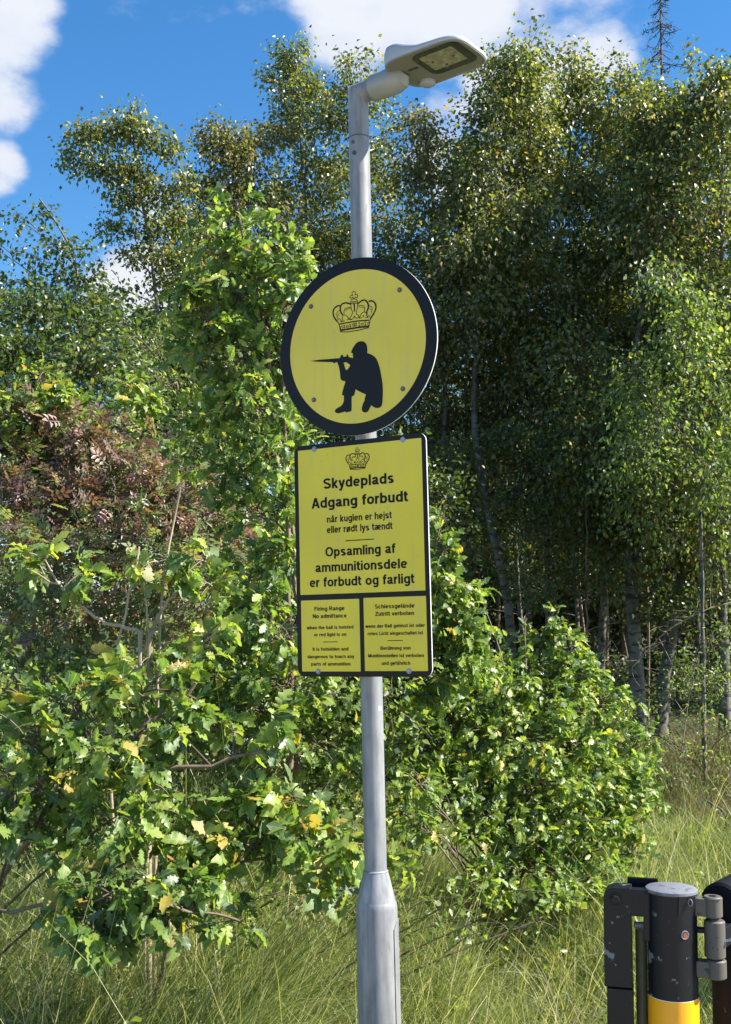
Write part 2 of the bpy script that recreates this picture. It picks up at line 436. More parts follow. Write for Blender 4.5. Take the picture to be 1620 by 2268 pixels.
def leaf_mesh(name, kind, pos, dr, nr, size, rnd, mat):
    """one mesh from many leaves"""
    V, Fc = TPL[kind]; N = len(pos); k = len(V)
    dr = nrmz(dr); sx = nrmz(np.cross(dr, nr)); nn = np.cross(sx, dr)
    g = np.random.default_rng(N); wf = g.uniform(.75, 1.15, (N, 1, 1)) if N > 1 else np.ones((1, 1, 1)); cf = g.uniform(.2, 2.2, (N, 1, 1)) if N > 1 else np.ones((1, 1, 1))
    W = pos[:, None, :] + size[:, None, None] * (wf * V[None, :, 0:1] * sx[:, None, :] + V[None, :, 1:2] * dr[:, None, :] + cf * V[None, :, 2:3] * nn[:, None, :])
    me = bpy.data.meshes.new(name)
    me.vertices.add(N * k); me.vertices.foreach_set('co', W.reshape(-1).astype(np.float32))
    lt = np.array([len(f) for f in Fc]); flat = np.concatenate([np.array(f) for f in Fc])
    loops = (np.arange(N)[:, None] * k + flat[None, :]).reshape(-1)
    tot = np.tile(lt, N); st = np.concatenate([[0], np.cumsum(tot)[:-1]])
    me.loops.add(len(loops)); me.loops.foreach_set('vertex_index', loops.astype(np.int32))
    me.polygons.add(len(tot)); me.polygons.foreach_set('loop_start', st.astype(np.int32)); me.polygons.foreach_set('loop_total', tot.astype(np.int32))
    a = me.attributes.new('leaf', 'FLOAT_VECTOR', 'POINT')
    A = np.empty((N, k, 3), np.float32); A[:, :, 0] = V[None, :, 0]; A[:, :, 1] = V[None, :, 1]; A[:, :, 2] = rnd[:, None]
    a.data.foreach_set('vector', A.reshape(-1))
    me.materials.append(mat); me.update(calc_edges=True)
    return me

def tubes_mesh(name, P, Rr, mat, ns=4):
    """P (N,K,3), R (N,K): many thin stems as one mesh"""
    N, K, _ = P.shape
    d = nrmz(P[:, -1] - P[:, 0]); ref = np.where(np.abs(d[:, 2:3]) > .8, np.array([[1., 0, 0]]), np.array([[0, 0, 1.]]))
    u = nrmz(np.cross(d, ref)); w = np.cross(d, u)
    ang = np.arange(ns) * 2 * math.pi / ns
    ring = u[:, None, :] * np.cos(ang)[None, :, None] + w[:, None, :] * np.sin(ang)[None, :, None]
    V = P[:, :, None, :] + Rr[:, :, None, None] * ring[:, None, :, :]
    idx = np.arange(K * ns).reshape(K, ns)
    q = np.stack([idx[:-1], np.roll(idx, -1, 1)[:-1], np.roll(idx, -1, 1)[1:], idx[1:]], -1).reshape(-1, 4)
    fl = (np.arange(N)[:, None, None] * K * ns + q[None]).reshape(-1)
    me = bpy.data.meshes.new(name)
    me.vertices.add(N * K * ns); me.vertices.foreach_set('co', V.reshape(-1).astype(np.float32))
    nf = len(fl) // 4
    me.loops.add(nf * 4); me.loops.foreach_set('vertex_index', fl.astype(np.int32))
    me.polygons.add(nf); me.polygons.foreach_set('loop_start', np.arange(0, nf * 4, 4, dtype=np.int32)); me.polygons.foreach_set('loop_total', np.full(nf, 4, np.int32))
    me.polygons.foreach_set('use_smooth', np.ones(nf, bool))
    me.materials.append(mat); me.update(calc_edges=True)
    return me

def bez(a, b, c, K):
    t = np.linspace(0, 1, K)[None, :, None]
    return (1 - t) ** 2 * a[:, None] + 2 * t * (1 - t) * b[:, None] + t * t * c[:, None]

def interp_path(path, n):
    P = np.array(path, float); s = np.concatenate([[0], np.cumsum(np.linalg.norm(np.diff(P, axis=0), axis=1))])
    # smooth by Catmull-Rom-like resample
    t = np.linspace(0, s[-1], n)
    Q = np.stack([np.interp(t, s, P[:, i]) for i in range(3)], -1)
    for _ in range(2):
        Q[1:-1] = (Q[:-2] + 2 * Q[1:-1] + Q[2:]) / 4
    return Q

SINGLE = []    # leaves built as objects of their own
def plant(name, label, cat, trunk, r0, r1, clumps, kind='birch', leaf=.055, mats=('birch', None), bark_m='birch_bark', twig_m='twig',
          group=None, tw_leaves=12, spread=.35, droop=.2, single=0, up=.55, jitter=.05, yshare=0, tip_gather=False, stems=1, rnd_bias=0., ground=True, trunks=None, twig_r=.0035):
    """trunk: list of 3D points from the foot up; clumps: (centre, (rx, ry, rz), leaf count)"""
    base = Vector(trunk[0])
    if ground: base.z = float(gz(base.x, base.y))
    root = thing(name, base, label, cat, group)
    b = np.array(base)
    allt = [trunk] + (trunks or [])
    paths = []
    for i, tk in enumerate(allt):
        T = interp_path(tk, 22); T += (np.random.default_rng(int(abs(tk[0][0]) * 991) + i).normal(0, .012, T.shape)) * np.linspace(0, 1, 22)[:, None]
        T[0, 2] = min(T[0, 2], base.z - .1)
        rr = np.linspace(r0, r1, 22) * (1 + .25 * np.exp(-np.arange(22) / 1.2)); paths.append(T)
        me = MB(); me.tube([tuple(p - b) for p in T], list(rr), 9)
        me.build('trunk' if cat == 'tree' else 'stem', M[bark_m], root)
    TT = np.concatenate(paths)
    LP, LD, LN, LS = [], [], [], []
    limbs = []
    for c, rad, cnt in clumps:
        c = np.array(c, float); rad = np.array(rad if hasattr(rad, '__len__') else (rad,) * 3, float)
        hd = np.linalg.norm((TT - c)[:, :2], axis=1); tgt = c[2] - .7 * hd - .25 * rad[2]
        k = np.argmin(np.abs(TT[:, 2] - tgt) + .35 * hd); a = TT[k]
        mid = a * .45 + c * .55 + np.array([0, 0, .12 * np.linalg.norm(c - a)]) + rng.normal(0, .04, 3) * np.linalg.norm(c - a)
        limb = bez(a[None], mid[None], c[None], 8)[0]
        nt = max(3, int(cnt / tw_leaves))
        u = nrmz(rng.normal(0, 1, (nt, 3))); u[:, 2] += .15; u = nrmz(u)
        end = c + u * rad * (rng.uniform(.45, 1.15, (nt, 1)))
        sidx = rng.integers(3, 8, nt); st = limb[sidx] + rng.normal(0, .02, (nt, 3))
        far = rng.random(nt) < .55
        st = np.where(far[:, None], c + (end - c) * rng.uniform(.0, .35, (nt, 1)) + rng.normal(0, .05, (nt, 3)) * rad, st)
        md = (st + end) / 2 + np.array([0, 0, 1.]) * np.linalg.norm(end - st, axis=1, keepdims=True) * .22 + rng.normal(0, .05, (nt, 3)) * rad
        end[:, 2] -= droop * rad[2] * rng.random(nt)
        K = 5; TW = bez(st, md, end, K)
        limbs.append((limb, TW, k))
        # leaves
        tt = rng.random((nt, tw_leaves)); tt = tt ** (.35 if tip_gather else .7); 
        tt = .12 + .88 * tt if not tip_gather else .3 + .7 * tt
        A_, B_, C_ = st[:, None], md[:, None], end[:, None]; t3 = tt[..., None]
        p = (1 - t3) ** 2 * A_ + 2 * t3 * (1 - t3) * B_ + t3 ** 2 * C_
        dirn = nrmz(2 * (1 - t3) * (B_ - A_) + 2 * t3 * (C_ - B_))
        p = p.reshape(-1, 3); dirn = dirn.reshape(-1, 3); n = len(p)
        p = p + rng.normal(0, jitter, (n, 3)) * (.35 if tip_gather else 1)
        rd = nrmz(rng.normal(0, 1, (n, 3)))
        out = nrmz((p - c) / rad)
        dd = dirn * .55 + rd * .8 + out * .25 - np.array([0, 0, droop * 1.2])
        nr = np.array([0, 0, up]) + nrmz(rng.normal(0, 1, (n, 3))) * (1 - up * .5) + out * .25
        LP.append(p); LD.append(dd); LN.append(nr); LS.append(leaf * rng.uniform(.6, 1.2, n))
    # limbs as parts: group clumps by trunk attachment
    for limb, TW, k in limbs:
        th = max(.35 * (r0 + (r1 - r0) * (k % 22) / 21), twig_r * 1.6)
        L_ = interp_path(limb - b, 5)[None]
        RL = np.linspace(th, twig_r * 1.3, 5)[None]
        P = np.concatenate([L_, TW - b]); R_ = np.concatenate([RL, np.repeat(np.linspace(twig_r, twig_r * .35, 5)[None], len(TW), 0)])
        me = tubes_mesh('branch', P, R_, M[twig_m], 4 if r0 > .03 else 3)
        link(bpy.data.objects.new('branch', me), root)
    LP = np.concatenate(LP); LD = np.concatenate(LD); LN = np.concatenate(LN); LS = np.concatenate(LS)
    RN = np.clip(rng.random(len(LP)) ** 1.15 + rnd_bias, 0, 1)
    kinds = [kind] if kind != 'oak' else ['oak', 'oak_b', 'oak_simple']
    keep = np.ones(len(LP), bool)
    if single:
        # the leaves that show largest in the photograph
        q = (LP - np.array(CAMP)) @ np.array(RM)
        sx = 810 + F * q[:, 0] / -q[:, 2]; sy = 1134 - F * q[:, 1] / -q[:, 2]
        score = LS / -q[:, 2] + ((sx < -20) | (sx > 1640) | (sy < -20) | (sy > 2290)) * -9
        # prefer the sunny, outer, camera-facing side
        order = np.argsort(-score)
        cellseen = {}; sel = []
        for i in order:
            key = (int(sx[i] // 34), int(sy[i] // 34))
            if cellseen.get(key, 0) >= 3 or score[i] < 0: continue
            cellseen[key] = cellseen.get(key, 0) + 1; sel.append(i)
            if len(sel) >= single: break
        keep[sel] = False
        protos = {}
        for kd in kinds:
            for j in range(6):
                for mm in range(2):
                    r_ = np.array([j / 5. * .97 + .015])
                    protos[(kd, j, mm)] = leaf_mesh('leaf', kd, np.zeros((1, 3)), np.array([[0, 1., 0]]), np.array([[0, 0, 1.]]), np.ones(1), r_, M[mats[mm] or mats[0]])
        for i in sel:
            j = int(round(RN[i] * 5)); mm = 1 if rng.random() < yshare else 0
            o = bpy.data.objects.new('leaf', protos[(kinds[rng.integers(len(kinds))], j, mm)])
            y = Vector(LD[i]).normalized(); x = y.cross(Vector(LN[i])).normalized(); z = x.cross(y)
            mt = Matrix((x, y, z)).transposed().to_4x4(); s = float(LS[i])
            COL.objects.link(o); o.parent = root
            o.matrix_local = Matrix.Translation(Vector(LP[i]) - base) @ mt @ Matrix.Diagonal((s * rng.uniform(.75, 1.15), s, s * rng.uniform(.2, 2.2), 1))
    idx = np.nonzero(keep)[0]
    ysel = rng.random(len(idx)) < yshare
    parts = []
    for kd_i, kd in enumerate(kinds):
        for mm in range(2):
            s_ = idx[(ysel == bool(mm)) & ((np.arange(len(idx)) % len(kinds)) == kd_i)]
            if len(s_) < 3: continue
            parts.append((kd, mm, s_))
    for kd, mm, s_ in parts:
        me = leaf_mesh('foliage', kd, LP[s_] - b, LD[s_], LN[s_], LS[s_], RN[s_], M[mats[mm] or mats[0]])
        link(bpy.data.objects.new('foliage', me), root, kind='stuff')
    return root

def copy_tree(o, loc, rz, s, label=None):
    r = o.copy(); COL.objects.link(r); r.location = loc; r.rotation_euler = (0, 0, rz); r.scale = (s, s, s)
    if label: r['label'] = label
    for ch in o.children:
        c = ch.copy(); COL.objects.link(c); c.parent = r
    return r

def auto_clumps(trunk, z0, z1, rad, n, leaves, seed, top=.25):
    """crown of clumps round an upright trunk: narrower to the top"""
    g = np.random.default_rng(seed); T = interp_path(trunk, 30); out = []
    for i in range(n):
        f = (i + g.random()) / n; z = z0 + (z1 - z0) * f
        k = np.argmin(np.abs(T[:, 2] - z)); R_ = rad * (math.sin(min(1, (1 - f) * 1.25 + .12) * math.pi / 2)) * g.uniform(.45, 1)
        a = i * 2.4 + g.uniform(-.6, .6)
        cr = (.36 + .32 * g.random()) * (1 - .55 * f) * (rad / .8) + .12
        out.append(((T[k, 0] + R_ * math.cos(a), T[k, 1] + R_ * math.sin(a), z), (cr, cr, cr * g.uniform(.7, 1.1)), int(leaves * 2.3 / n * (cr / .46) ** 1.7)))
    return out
CROWN=[([(-0.6,56.5),(3.9,53.1),(5.0,48.3),(2.6,45.6),(8.4,46.2),(11.8,43.1),(11.1,38.5),(8.2,36.9),(3.6,39.2),(0.6,36.0),(-2.3,36.5),(-5.1,40.6),(-8.1,37.9),(-12.8,39.2),(-13.2,43.4),(-10.3,45.5),(-3.3,45.5),(-6.1,49.0),(-5.4,54.1),(-0.6,56.5)],1.43),([(-0.6,34.7),(6.9,32.5),(10.3,27.3),(10.7,22.6),(7.8,21.0),(-0.9,21.3),(-9.1,23.0),(-11.3,26.5),(-10.0,31.0),(-5.9,34.5),(-0.6,34.7)],1.43),([(-8.9,28.2),(9.1,27.2)],1.23),([(-7.9,24.9),(9.0,23.9)],1.02),([(-10.2,22.7),(-10.5,13.4),(-8.4,4.8),(-5.1,-4.0)],1.43),([(10.7,20.5),(10.5,12.3),(8.5,4.3),(6.0,-4.6)],1.43),([(-0.6,21.2),(0.6,11.7),(0.2,-1.7)],2.87),([(-11.4,21.3),(-20.1,25.8),(-28.3,27.6),(-36.6,26.8),(-42.6,22.5),(-45.1,15.6),(-44.1,6.1),(-40.8,-0.7),(-37.4,-6.4)],3.27),([(-11.7,12.6),(-22.8,12.7),(-30.5,10.2),(-33.6,4.5),(-33.2,-3.9)],1.43),([(-11.7,9.5),(-20.5,8.7),(-30.0,6.5)],1.13),([(-44.9,21.8),(-52.0,22.9),(-59.2,20.9),(-65.8,15.6),(-69.0,8.8),(-68.0,-0.8),(-64.6,-9.6),(-60.0,-16.5),(-55.4,-21.4)],3.27),([(-45.3,8.3),(-52.4,7.3),(-56.6,2.8),(-56.8,-3.5),(-54.5,-9.0),(-55.8,-13.0)],1.33),([(-46.0,1.2),(-50.8,-1.8),(-53.9,-6.0)],1.13),([(11.8,19.3),(19.5,23.3),(26.5,26.3),(33.4,26.3),(39.1,22.3),(43.5,15.4),(45.0,7.0),(43.1,-0.9),(40.1,-6.6),(39.8,-15.9)],3.27),([(12.3,14.1),(21.5,13.2),(30.7,10.2),(32.9,4.7),(32.6,-5.5)],1.33),([(12.7,9.9),(21.4,8.0),(30.6,5.6)],1.13),([(46.5,20.1),(55.1,20.8),(61.9,17.2),(66.9,10.8),(69.0,2.3),(67.0,-6.6),(63.4,-13.2),(58.7,-19.7),(53.4,-25.1),(50.9,-30.8)],3.27),([(46.2,8.9),(55.8,3.3),(56.8,-3.0),(53.7,-13.8)],1.33),([(45.4,0.8),(53.3,-4.5)],1.13),([(-5.7,-4.4),(-9.3,-10.6),(-13.0,-16.2),(-15.4,-20.0),(-9.6,-22.4),(-3.7,-19.7),(0.5,-16.2),(5.6,-21.6),(11.4,-20.9),(16.0,-20.0),(11.6,-13.2),(7.0,-9.9),(5.4,-4.5)],1.43),([(-1.9,-15.8),(2.0,-16.4)],3.48),([(-37.4,-6.4),(-30.3,-6.4),(-23.4,-11.6),(-17.7,-18.6),(-24.8,-22.2)],1.43),([(-38.6,-8.3),(-38.9,-20.7)],1.43),([(16.0,-20.0),(19.0,-16.9),(23.2,-10.3),(32.6,-7.1),(38.2,-12.5),(39.1,-19.9),(43.6,-23.6)],1.43),([(27.1,-18.6),(30.9,-18.8)],3.48),([(39.1,-20.9),(49.5,-18.3)],1.33),([(13.7,-22.2),(25.2,-22.9)],1.43),([(34.4,-24.3),(48.2,-24.3)],1.33),([(-20.1,-20.4),(-8.5,-23.1)],1.53),([(-46.0,-24.3),(-31.9,-22.8)],1.84),([(-55.3,-17.2),(-49.3,-14.0),(-41.3,-23.4)],1.33),([(-60.0,-16.5),(-52.0,-26.0),(-48.7,-35.9),(-45.5,-52.9)],1.84),([(51.6,-24.8),(47.8,-39.6),(44.0,-53.4)],1.64),([(-48.5,-30.2),(-23.8,-29.6),(8.8,-29.8),(46.8,-32.8)],2.66),([(-46.6,-48.6),(-14.9,-48.2),(15.3,-48.2),(44.1,-50.3)],3.68),([(-46.7,-52.8),(-24.5,-55.9),(8.2,-56.5),(44.0,-53.9)],1.84),([(-20.2,-41.0),(-20.9,-42.8),(-22.6,-43.6),(-24.6,-43.4),(-26.2,-42.0),(-26.8,-40.1),(-26.1,-38.4),(-24.4,-37.5),(-22.4,-37.8),(-20.8,-39.1),(-20.2,-41.0)],1.33),([(27.9,-41.3),(27.2,-43.0),(25.6,-43.9),(23.7,-43.6),(22.2,-42.3),(21.7,-40.4),(22.3,-38.7),(23.9,-37.8),(25.8,-38.1),(27.3,-39.4),(27.9,-41.3)],1.33),([(-31.3,-37.4),(-31.9,-38.4),(-33.4,-38.6),(-34.9,-37.9),(-35.5,-36.7),(-34.9,-35.7),(-33.4,-35.5),(-31.9,-36.2),(-31.3,-37.4)],1.13),([(-31.4,-42.5),(-32.1,-43.5),(-33.6,-43.8),(-35.0,-43.1),(-35.6,-41.9),(-35.0,-40.9),(-33.5,-40.7),(-32.0,-41.3),(-31.4,-42.5)],1.13),([(-12.0,-37.6),(-12.6,-38.6),(-14.1,-38.8),(-15.6,-38.1),(-16.2,-37.0),(-15.5,-36.0),(-14.0,-35.7),(-12.6,-36.4),(-12.0,-37.6)],1.13),([(-12.1,-42.7),(-12.7,-43.7),(-14.2,-44.0),(-15.7,-43.3),(-16.3,-42.1),(-15.6,-41.1),(-14.2,-40.9),(-12.7,-41.5),(-12.1,-42.7)],1.13),([(17.1,-37.2),(16.5,-38.2),(15.0,-38.4),(13.5,-37.7),(13.0,-36.6),(13.6,-35.6),(15.1,-35.3),(16.5,-36.0),(17.1,-37.2)],1.13),([(17.5,-44.4),(16.9,-45.4),(15.4,-45.7),(13.9,-45.0),(13.3,-43.8),(14.0,-42.8),(15.5,-42.6),(16.9,-43.3),(17.5,-44.4)],1.13),([(36.7,-38.0),(36.1,-39.0),(34.6,-39.2),(33.2,-38.5),(32.6,-37.4),(33.2,-36.4),(34.7,-36.1),(36.1,-36.8),(36.7,-38.0)],1.13),([(36.5,-45.1),(35.9,-46.1),(34.4,-46.4),(33.0,-45.7),(32.4,-44.5),(33.0,-43.5),(34.5,-43.3),(36.0,-44.0),(36.5,-45.1)],1.13),([(-39.4,-42.4),(-40.0,-45.7),(-41.6,-47.5),(-43.4,-47.3),(-44.8,-45.0),(-45.3,-41.6),(-44.6,-38.3),(-43.1,-36.4),(-41.3,-36.7),(-39.9,-39.0),(-39.4,-42.4)],1.23),([(47.2,-43.1),(46.6,-46.0),(45.3,-47.7),(43.7,-47.5),(42.5,-45.4),(42.1,-42.4),(42.7,-39.4),(44.0,-37.8),(45.5,-38.0),(46.7,-40.0),(47.2,-43.1)],1.23),([(-5.8,-35.4),(5.8,-35.5),(6.2,-42.8),(-5.4,-42.6),(-5.8,-35.4)],1.43),([(-2.1,-39.3),(2.2,-39.5)],2.46),]
SOLDIER=[(-150.6,-24.6),(-115.3,-25.3),(-73.2,-28.0),(-51.4,-29.2),(-49.9,-23.9),(-44.9,-19.7),(-40.8,-23.5),(-41.4,-26.6),(-31.5,-27.4),(-29.6,-22.6),(-26.9,-21.6),(-24.3,-26.4),(-23.5,-29.7),(-17.3,-31.8),(-9.8,-35.0),(-10.2,-21.2),(-15.5,-18.9),(-13.2,-12.1),(-7.6,-3.3),(0.7,5.8),(8.8,9.4),(17.7,9.8),(26.5,7.0),(32.5,1.4),(35.8,-6.9),(36.8,-15.7),(35.9,-26.5),(46.7,-31.1),(57.0,-37.9),(63.8,-45.1),(68.8,-55.9),(73.6,-70.5),(76.7,-86.5),(79.7,-103.9),(81.9,-119.7),(82.3,-136.8),(81.4,-153.8),(79.9,-170.6),(76.8,-179.6),(71.4,-183.3),(63.6,-184.0),(56.7,-182.3),(49.8,-178.1),(44.7,-173.7),(41.4,-178.8),(36.4,-187.5),(31.9,-191.4),(24.9,-192.1),(17.9,-189.4),(14.5,-183.6),(15.1,-175.9),(19.4,-165.4),(24.9,-156.7),(24.5,-153.5),(25.9,-150.5),(28.8,-141.5),(17.5,-136.3),(5.3,-129.4),(-3.5,-123.6),(-5.5,-131.3),(-8.3,-138.8),(-12.0,-141.5),(-16.4,-142.6),(-17.1,-155.1),(-17.1,-170.8),(-18.3,-183.5),(-28.2,-184.5),(-37.2,-185.5),(-38.0,-181.8),(-47.9,-183.9),(-60.6,-185.2),(-68.7,-183.2),(-71.8,-178.2),(-69.3,-172.9),(-62.0,-169.0),(-52.9,-166.0),(-46.5,-161.2),(-42.7,-153.8),(-41.3,-146.0),(-41.4,-137.3),(-48.2,-134.2),(-45.6,-125.0),(-41.7,-112.8),(-37.0,-102.3),(-35.9,-96.9),(-44.0,-94.9),(-49.3,-91.4),(-51.4,-86.4),(-52.5,-72.0),(-54.3,-59.0),(-56.5,-50.5),(-59.1,-45.7),(-60.4,-40.0),(-66.2,-39.2),(-68.1,-41.4),(-70.8,-41.7),(-73.5,-39.9),(-75.3,-37.7),(-102.6,-33.7),(-130.2,-29.3),(-150.6,-26.2)]
SOLDIER_GAP=[(-41.3,-44.0),(-31.9,-43.3),(-27.5,-46.6),(-19.6,-52.4),(-20.0,-56.2),(-24.3,-61.2),(-31.1,-66.4),(-34.2,-63.1),(-36.8,-56.5),(-38.4,-49.2),(-41.4,-48.8)]
# ------------------------------------------------------------------ street lamp
POLE = Vector((.0057, 3.25, 0))
ELZ = at(797, 208, 3.25).z
def build_lamp():
    gzp = float(gz(POLE.x, POLE.y))
    root = thing('street_lamp', (POLE.x, POLE.y, gzp), 'slim galvanised steel lamp post with flat white lamp head, standing in tall grass', 'street lamp')
    r = lambda z: z - gzp
    zc0, zc1 = at(836, 2000, 3.25).z, at(830, 1930, 3.25).z
    zs = at(798, 306, 3.25).z
    a = Vector((math.cos(math.radians(36)), -math.sin(math.radians(36)), 0)); w = Vector((math.sin(math.radians(36)), math.cos(math.radians(36)), 0)); up = Vector((0, 0, 1))
    a = (a + up * .02).normalized()
    # base column
    mb = MB(); mb.tube([(0, 0, -.3), (0, 0, r(zc0) - .012), (0, 0, r(zc0)), (0, 0, r(zc0) + .006)], [.0575, .0560, .0545, .0520], 40)
    mb.build('base_column', M['galv_light'], root)
    mb = MB(); mb.tube([(0, 0, r(zc0) + .006), (0, 0, r(zc1) - .004), (0, 0, r(zc1)), (0, 0, r(zc1) + .004)], [.0515, .0345, .0335, .0305], 40)
    mb.build('taper', M['galv_light'], root)
    # weld lip where the thin pole enters the taper
    mb = MB()
    mb.tube([(0, 0, r(zc1) - .003), (0, 0, r(zc1) + .001), (0, 0, r(zc1) + .004)], [.0335, .0345, .0318], 32)
    mb.build('weld', M['galv_light'], root)
    mb = MB(); mb.tube([(0, 0, r(zc1) - .01), (0, 0, r(zs) - .002)], [.0302, .0296], 40)
    mb.build('pole', M['galv'], root)
    mb = MB(); mb.tube([(0, 0, r(zs) - .004), (0, 0, r(zs) + .001)], [.0285, .0285], 32)
    mb.build('joint_ring', M['seam'], root)
    # mitred elbow: upright stub + arm cut at the mitre plane
    mb = MB(); n = 40; e = r(ELZ); R_ = .0292
    lo, mid, hi = [], [], []
    for j in range(n):
        t = 2 * math.pi * j / n; d = a * (math.cos(t) * R_) + w * (math.sin(t) * R_); d.z = 0
        lo.append(Vector((d.x, d.y, r(zs) + .0015)))
        k = d.dot(a) ; mid.append(Vector((d.x, d.y, e - k * .98)))
    for q in mid:
        v = q - Vector((0, 0, e)); hi.append(q + a * (.085 - v.dot(a)))
    vs = lo + mid + hi
    fs = [(i * n + j, i * n + (j + 1) % n, (i + 1) * n + (j + 1) % n, (i + 1) * n + j) for i in range(2) for j in range(n)]
    mb.add(vs, fs + [tuple(reversed(range(n)))])
    mb.build('elbow', M['galv'], root, angle=30)
    mb = MB()   # mitre weld bead
    ringp = [q + (q - Vector((0, 0, e))).normalized() * .0006 for q in mid]
    mb.tube(ringp + [ringp[0]], .0012, 6, False); mb.build('weld', M['galv_light'], root)
    # set screws below the joint
    for (px, py, s) in ((783, 322, .0045), (786, 346, .006)):
        p = at(px, py, 3.25); u = max(-.0295, min(.0295, (p.x - POLE.x))); yy = -math.sqrt(.0297 ** 2 - u * u)
        mb = MB(); nv = Vector((u, yy, 0)).normalized(); c = Vector((u, yy, r(p.z)))
        mb.tube([c - nv * .004, c + nv * .0035], s, 10); mb.build('screw', M['bolt_dark'], root)
    p = at(843, 1568, 3.25)
    # little white sticker wrapped on the pole
    mb = MB(); ang0 = math.asin(min(.95, (843 - 824.5) / 800 / .0302))
    pts = []
    for z in (-.006, .006):
        for t in (-.17, 0, .17): pts.append((.0305 * math.sin(ang0 - .1 + t), -.0305 * math.cos(ang0 - .1 + t), r(p.z) + z))
    mb.add(pts, [(0, 1, 4, 3), (1, 2, 5, 4)]); mb.build('sticker', M['white_film'], root)
    # access door on the base column: proud curved plate with a slot round it
    mb = MB(); zt = r(at(871, 2035, 3.25).z)
    A0, A1 = math.radians(52), math.radians(128); nn = 14
    def dp(t, z, rr): return (rr * math.sin(t), -rr * math.cos(t), z)
    prof = []
    for k in range(nn + 1):
        f = k / nn; t = A0 + (A1 - A0) * f; zz = zt - .02 * (abs(f - .5) * 2) ** 3
        prof.append((t, zz))
    vs = []
    for t, zz in prof: vs += [dp(t, .02, .0568), dp(t, .02, .0586), dp(t, zz, .0586), dp(t, zz, .0560)]
    fs = []
    for k in range(nn):
        b = k * 4; c = b + 4
        fs += [(b + 1, c + 1, c + 2, b + 2), (b + 2, c + 2, c + 3, b + 3)]
    fs += [(0, 1, 2, 3), (nn * 4, nn * 4 + 3, nn * 4 + 2, nn * 4 + 1)]
    mb.add(vs, fs); mb.build('access_door', M['galv_light'], root, angle=30)
    # ------------- lamp head
    E_ = Vector((0, 0, e))
    def H(l, ww, h): return E_ + a * l + w * ww + up * h
    mb = MB(); mb.tube([H(.054, 0, 0), H(.0545, 0, 0), H(.057, 0, 0), H(.134, 0, .000), H(.148, 0, .004), H(.160, 0, .014)], [.030, .0345, .0365, .0372, .034, .020], 36)
    mb.build('socket_sleeve', M['sleeve'], root)
    L0, L1, W, WC = .130, .385, .101, .013
    base_h = .012
    def outline(scale=1, n=72):
        pts = []
        for j in range(n):
            t = 2 * math.pi * j / n; c, s = math.cos(t), math.sin(t)
            ex = .42 if c > 0 else .46
            x = math.copysign(abs(c) ** ex, c); y = math.copysign(abs(s) ** .46, s)
            l = (L0 + L1) / 2 + x * (L1 - L0) / 2 * scale
            wd = W * (1 - .06 * ((l - L0) / (L1 - L0)))
            pts.append((l, WC + y * wd * scale))
        return pts
    def topz(l):
        f = (l - L0) / (L1 - L0)
        hump = .050 * (1 / (1 + math.exp((f - .36) * 17)))
        return .019 + hump * .62 + .010 * math.exp(-((f + .02) / .25) ** 2) - .003 * f
    rings = [(1, 0), (1.015, .25), (1.01, .55), (.975, .82), (.90, .95), (.7, 1.0), (.4, 1.03), (.05, 1.04)]
    mb = MB(); vs = []; n = 72
    for s_, hf in rings:
        for (l, ww) in outline(s_): vs.append(H(l, ww, base_h + topz(l) * hf))
    fs = [(i * n + j, i * n + (j + 1) % n, (i + 1) * n + (j + 1) % n, (i + 1) * n + j) for i in range(len(rings) - 1) for j in range(n)]
    fs.append(tuple((len(rings) - 1) * n + j for j in range(n)))
    mb.add(vs, fs); shell = mb.build('lamp_shell', M['shell'], root, angle=50)
    mb = MB(); vs = []
    for s_, h in ((.995, base_h), (.985, base_h - .003), (.955, base_h - .004), (.94, base_h - .001), (.5, base_h - .001), (.03, base_h - .001)):
        for (l, ww) in outline(s_): vs.append(H(l, ww, h))
    fs = [(i * n + (j + 1) % n, i * n + j, (i + 1) * n + j, (i + 1) * n + (j + 1) % n) for i in range(5) for j in range(n)]
    fs.append(tuple(reversed([5 * n + j for j in range(n)])))
    mb.add(vs, fs); mb.build('underside_cover', M['under'], root, angle=40)
    # dark window frame with the LED plate
    def rr_plate(l0, l1, w0, w1, h0, h1, rad, name, mat, par):
        pts = []
        for (cl, cw, a0) in ((l1 - rad, w1 - rad, 0), (l0 + rad, w1 - rad, 90), (l0 + rad, w0 + rad, 180), (l1 - rad, w0 + rad, 270)):
            for k in range(6):
                t = math.radians(a0 + k * 18); pts.append((cl + rad * math.cos(t), cw + rad * math.sin(t)))
        q = MB(); q.prism(pts, lambda u, v, ww: H(u, v, h0 - ww), h1 - h0 if False else .002)
        return q.build(name, mat, par, smooth=False)
    win = rr_plate(.222, .368, -.066, .066, base_h - .0035, 0, .024, 'window', M['bezel'], root)
    rr_plate(.242, .345, -.048, .038, base_h - .0050, 0, .003, 'led_plate', M['led'], root)
    for (l, ww) in ((.262, -.008), (.325, -.002), (.285, .027)):
        mb = MB(); mb.tube([H(l, ww, base_h - .005), H(l, ww, base_h - .0068)], .0035, 10); mb.build('screw', M['bolt_dark'], root)
    # latch at the arm end and rim of the fixing clamp under it
    mb = MB(); mb.tube([H(.182, .088, base_h + .004), H(.182, .088, base_h - .008), H(.182, .088, base_h - .011)], [.024, .023, .018], 24)
    mb.build('latch', M['shell'], root)
    mb = MB(); mb.box(H(.195, -.005, base_h - .0025), (.03, .006, .003), Matrix((a, w, up)).transposed()); mb.build('handle_slot', M['bezel'], root)
build_lamp()

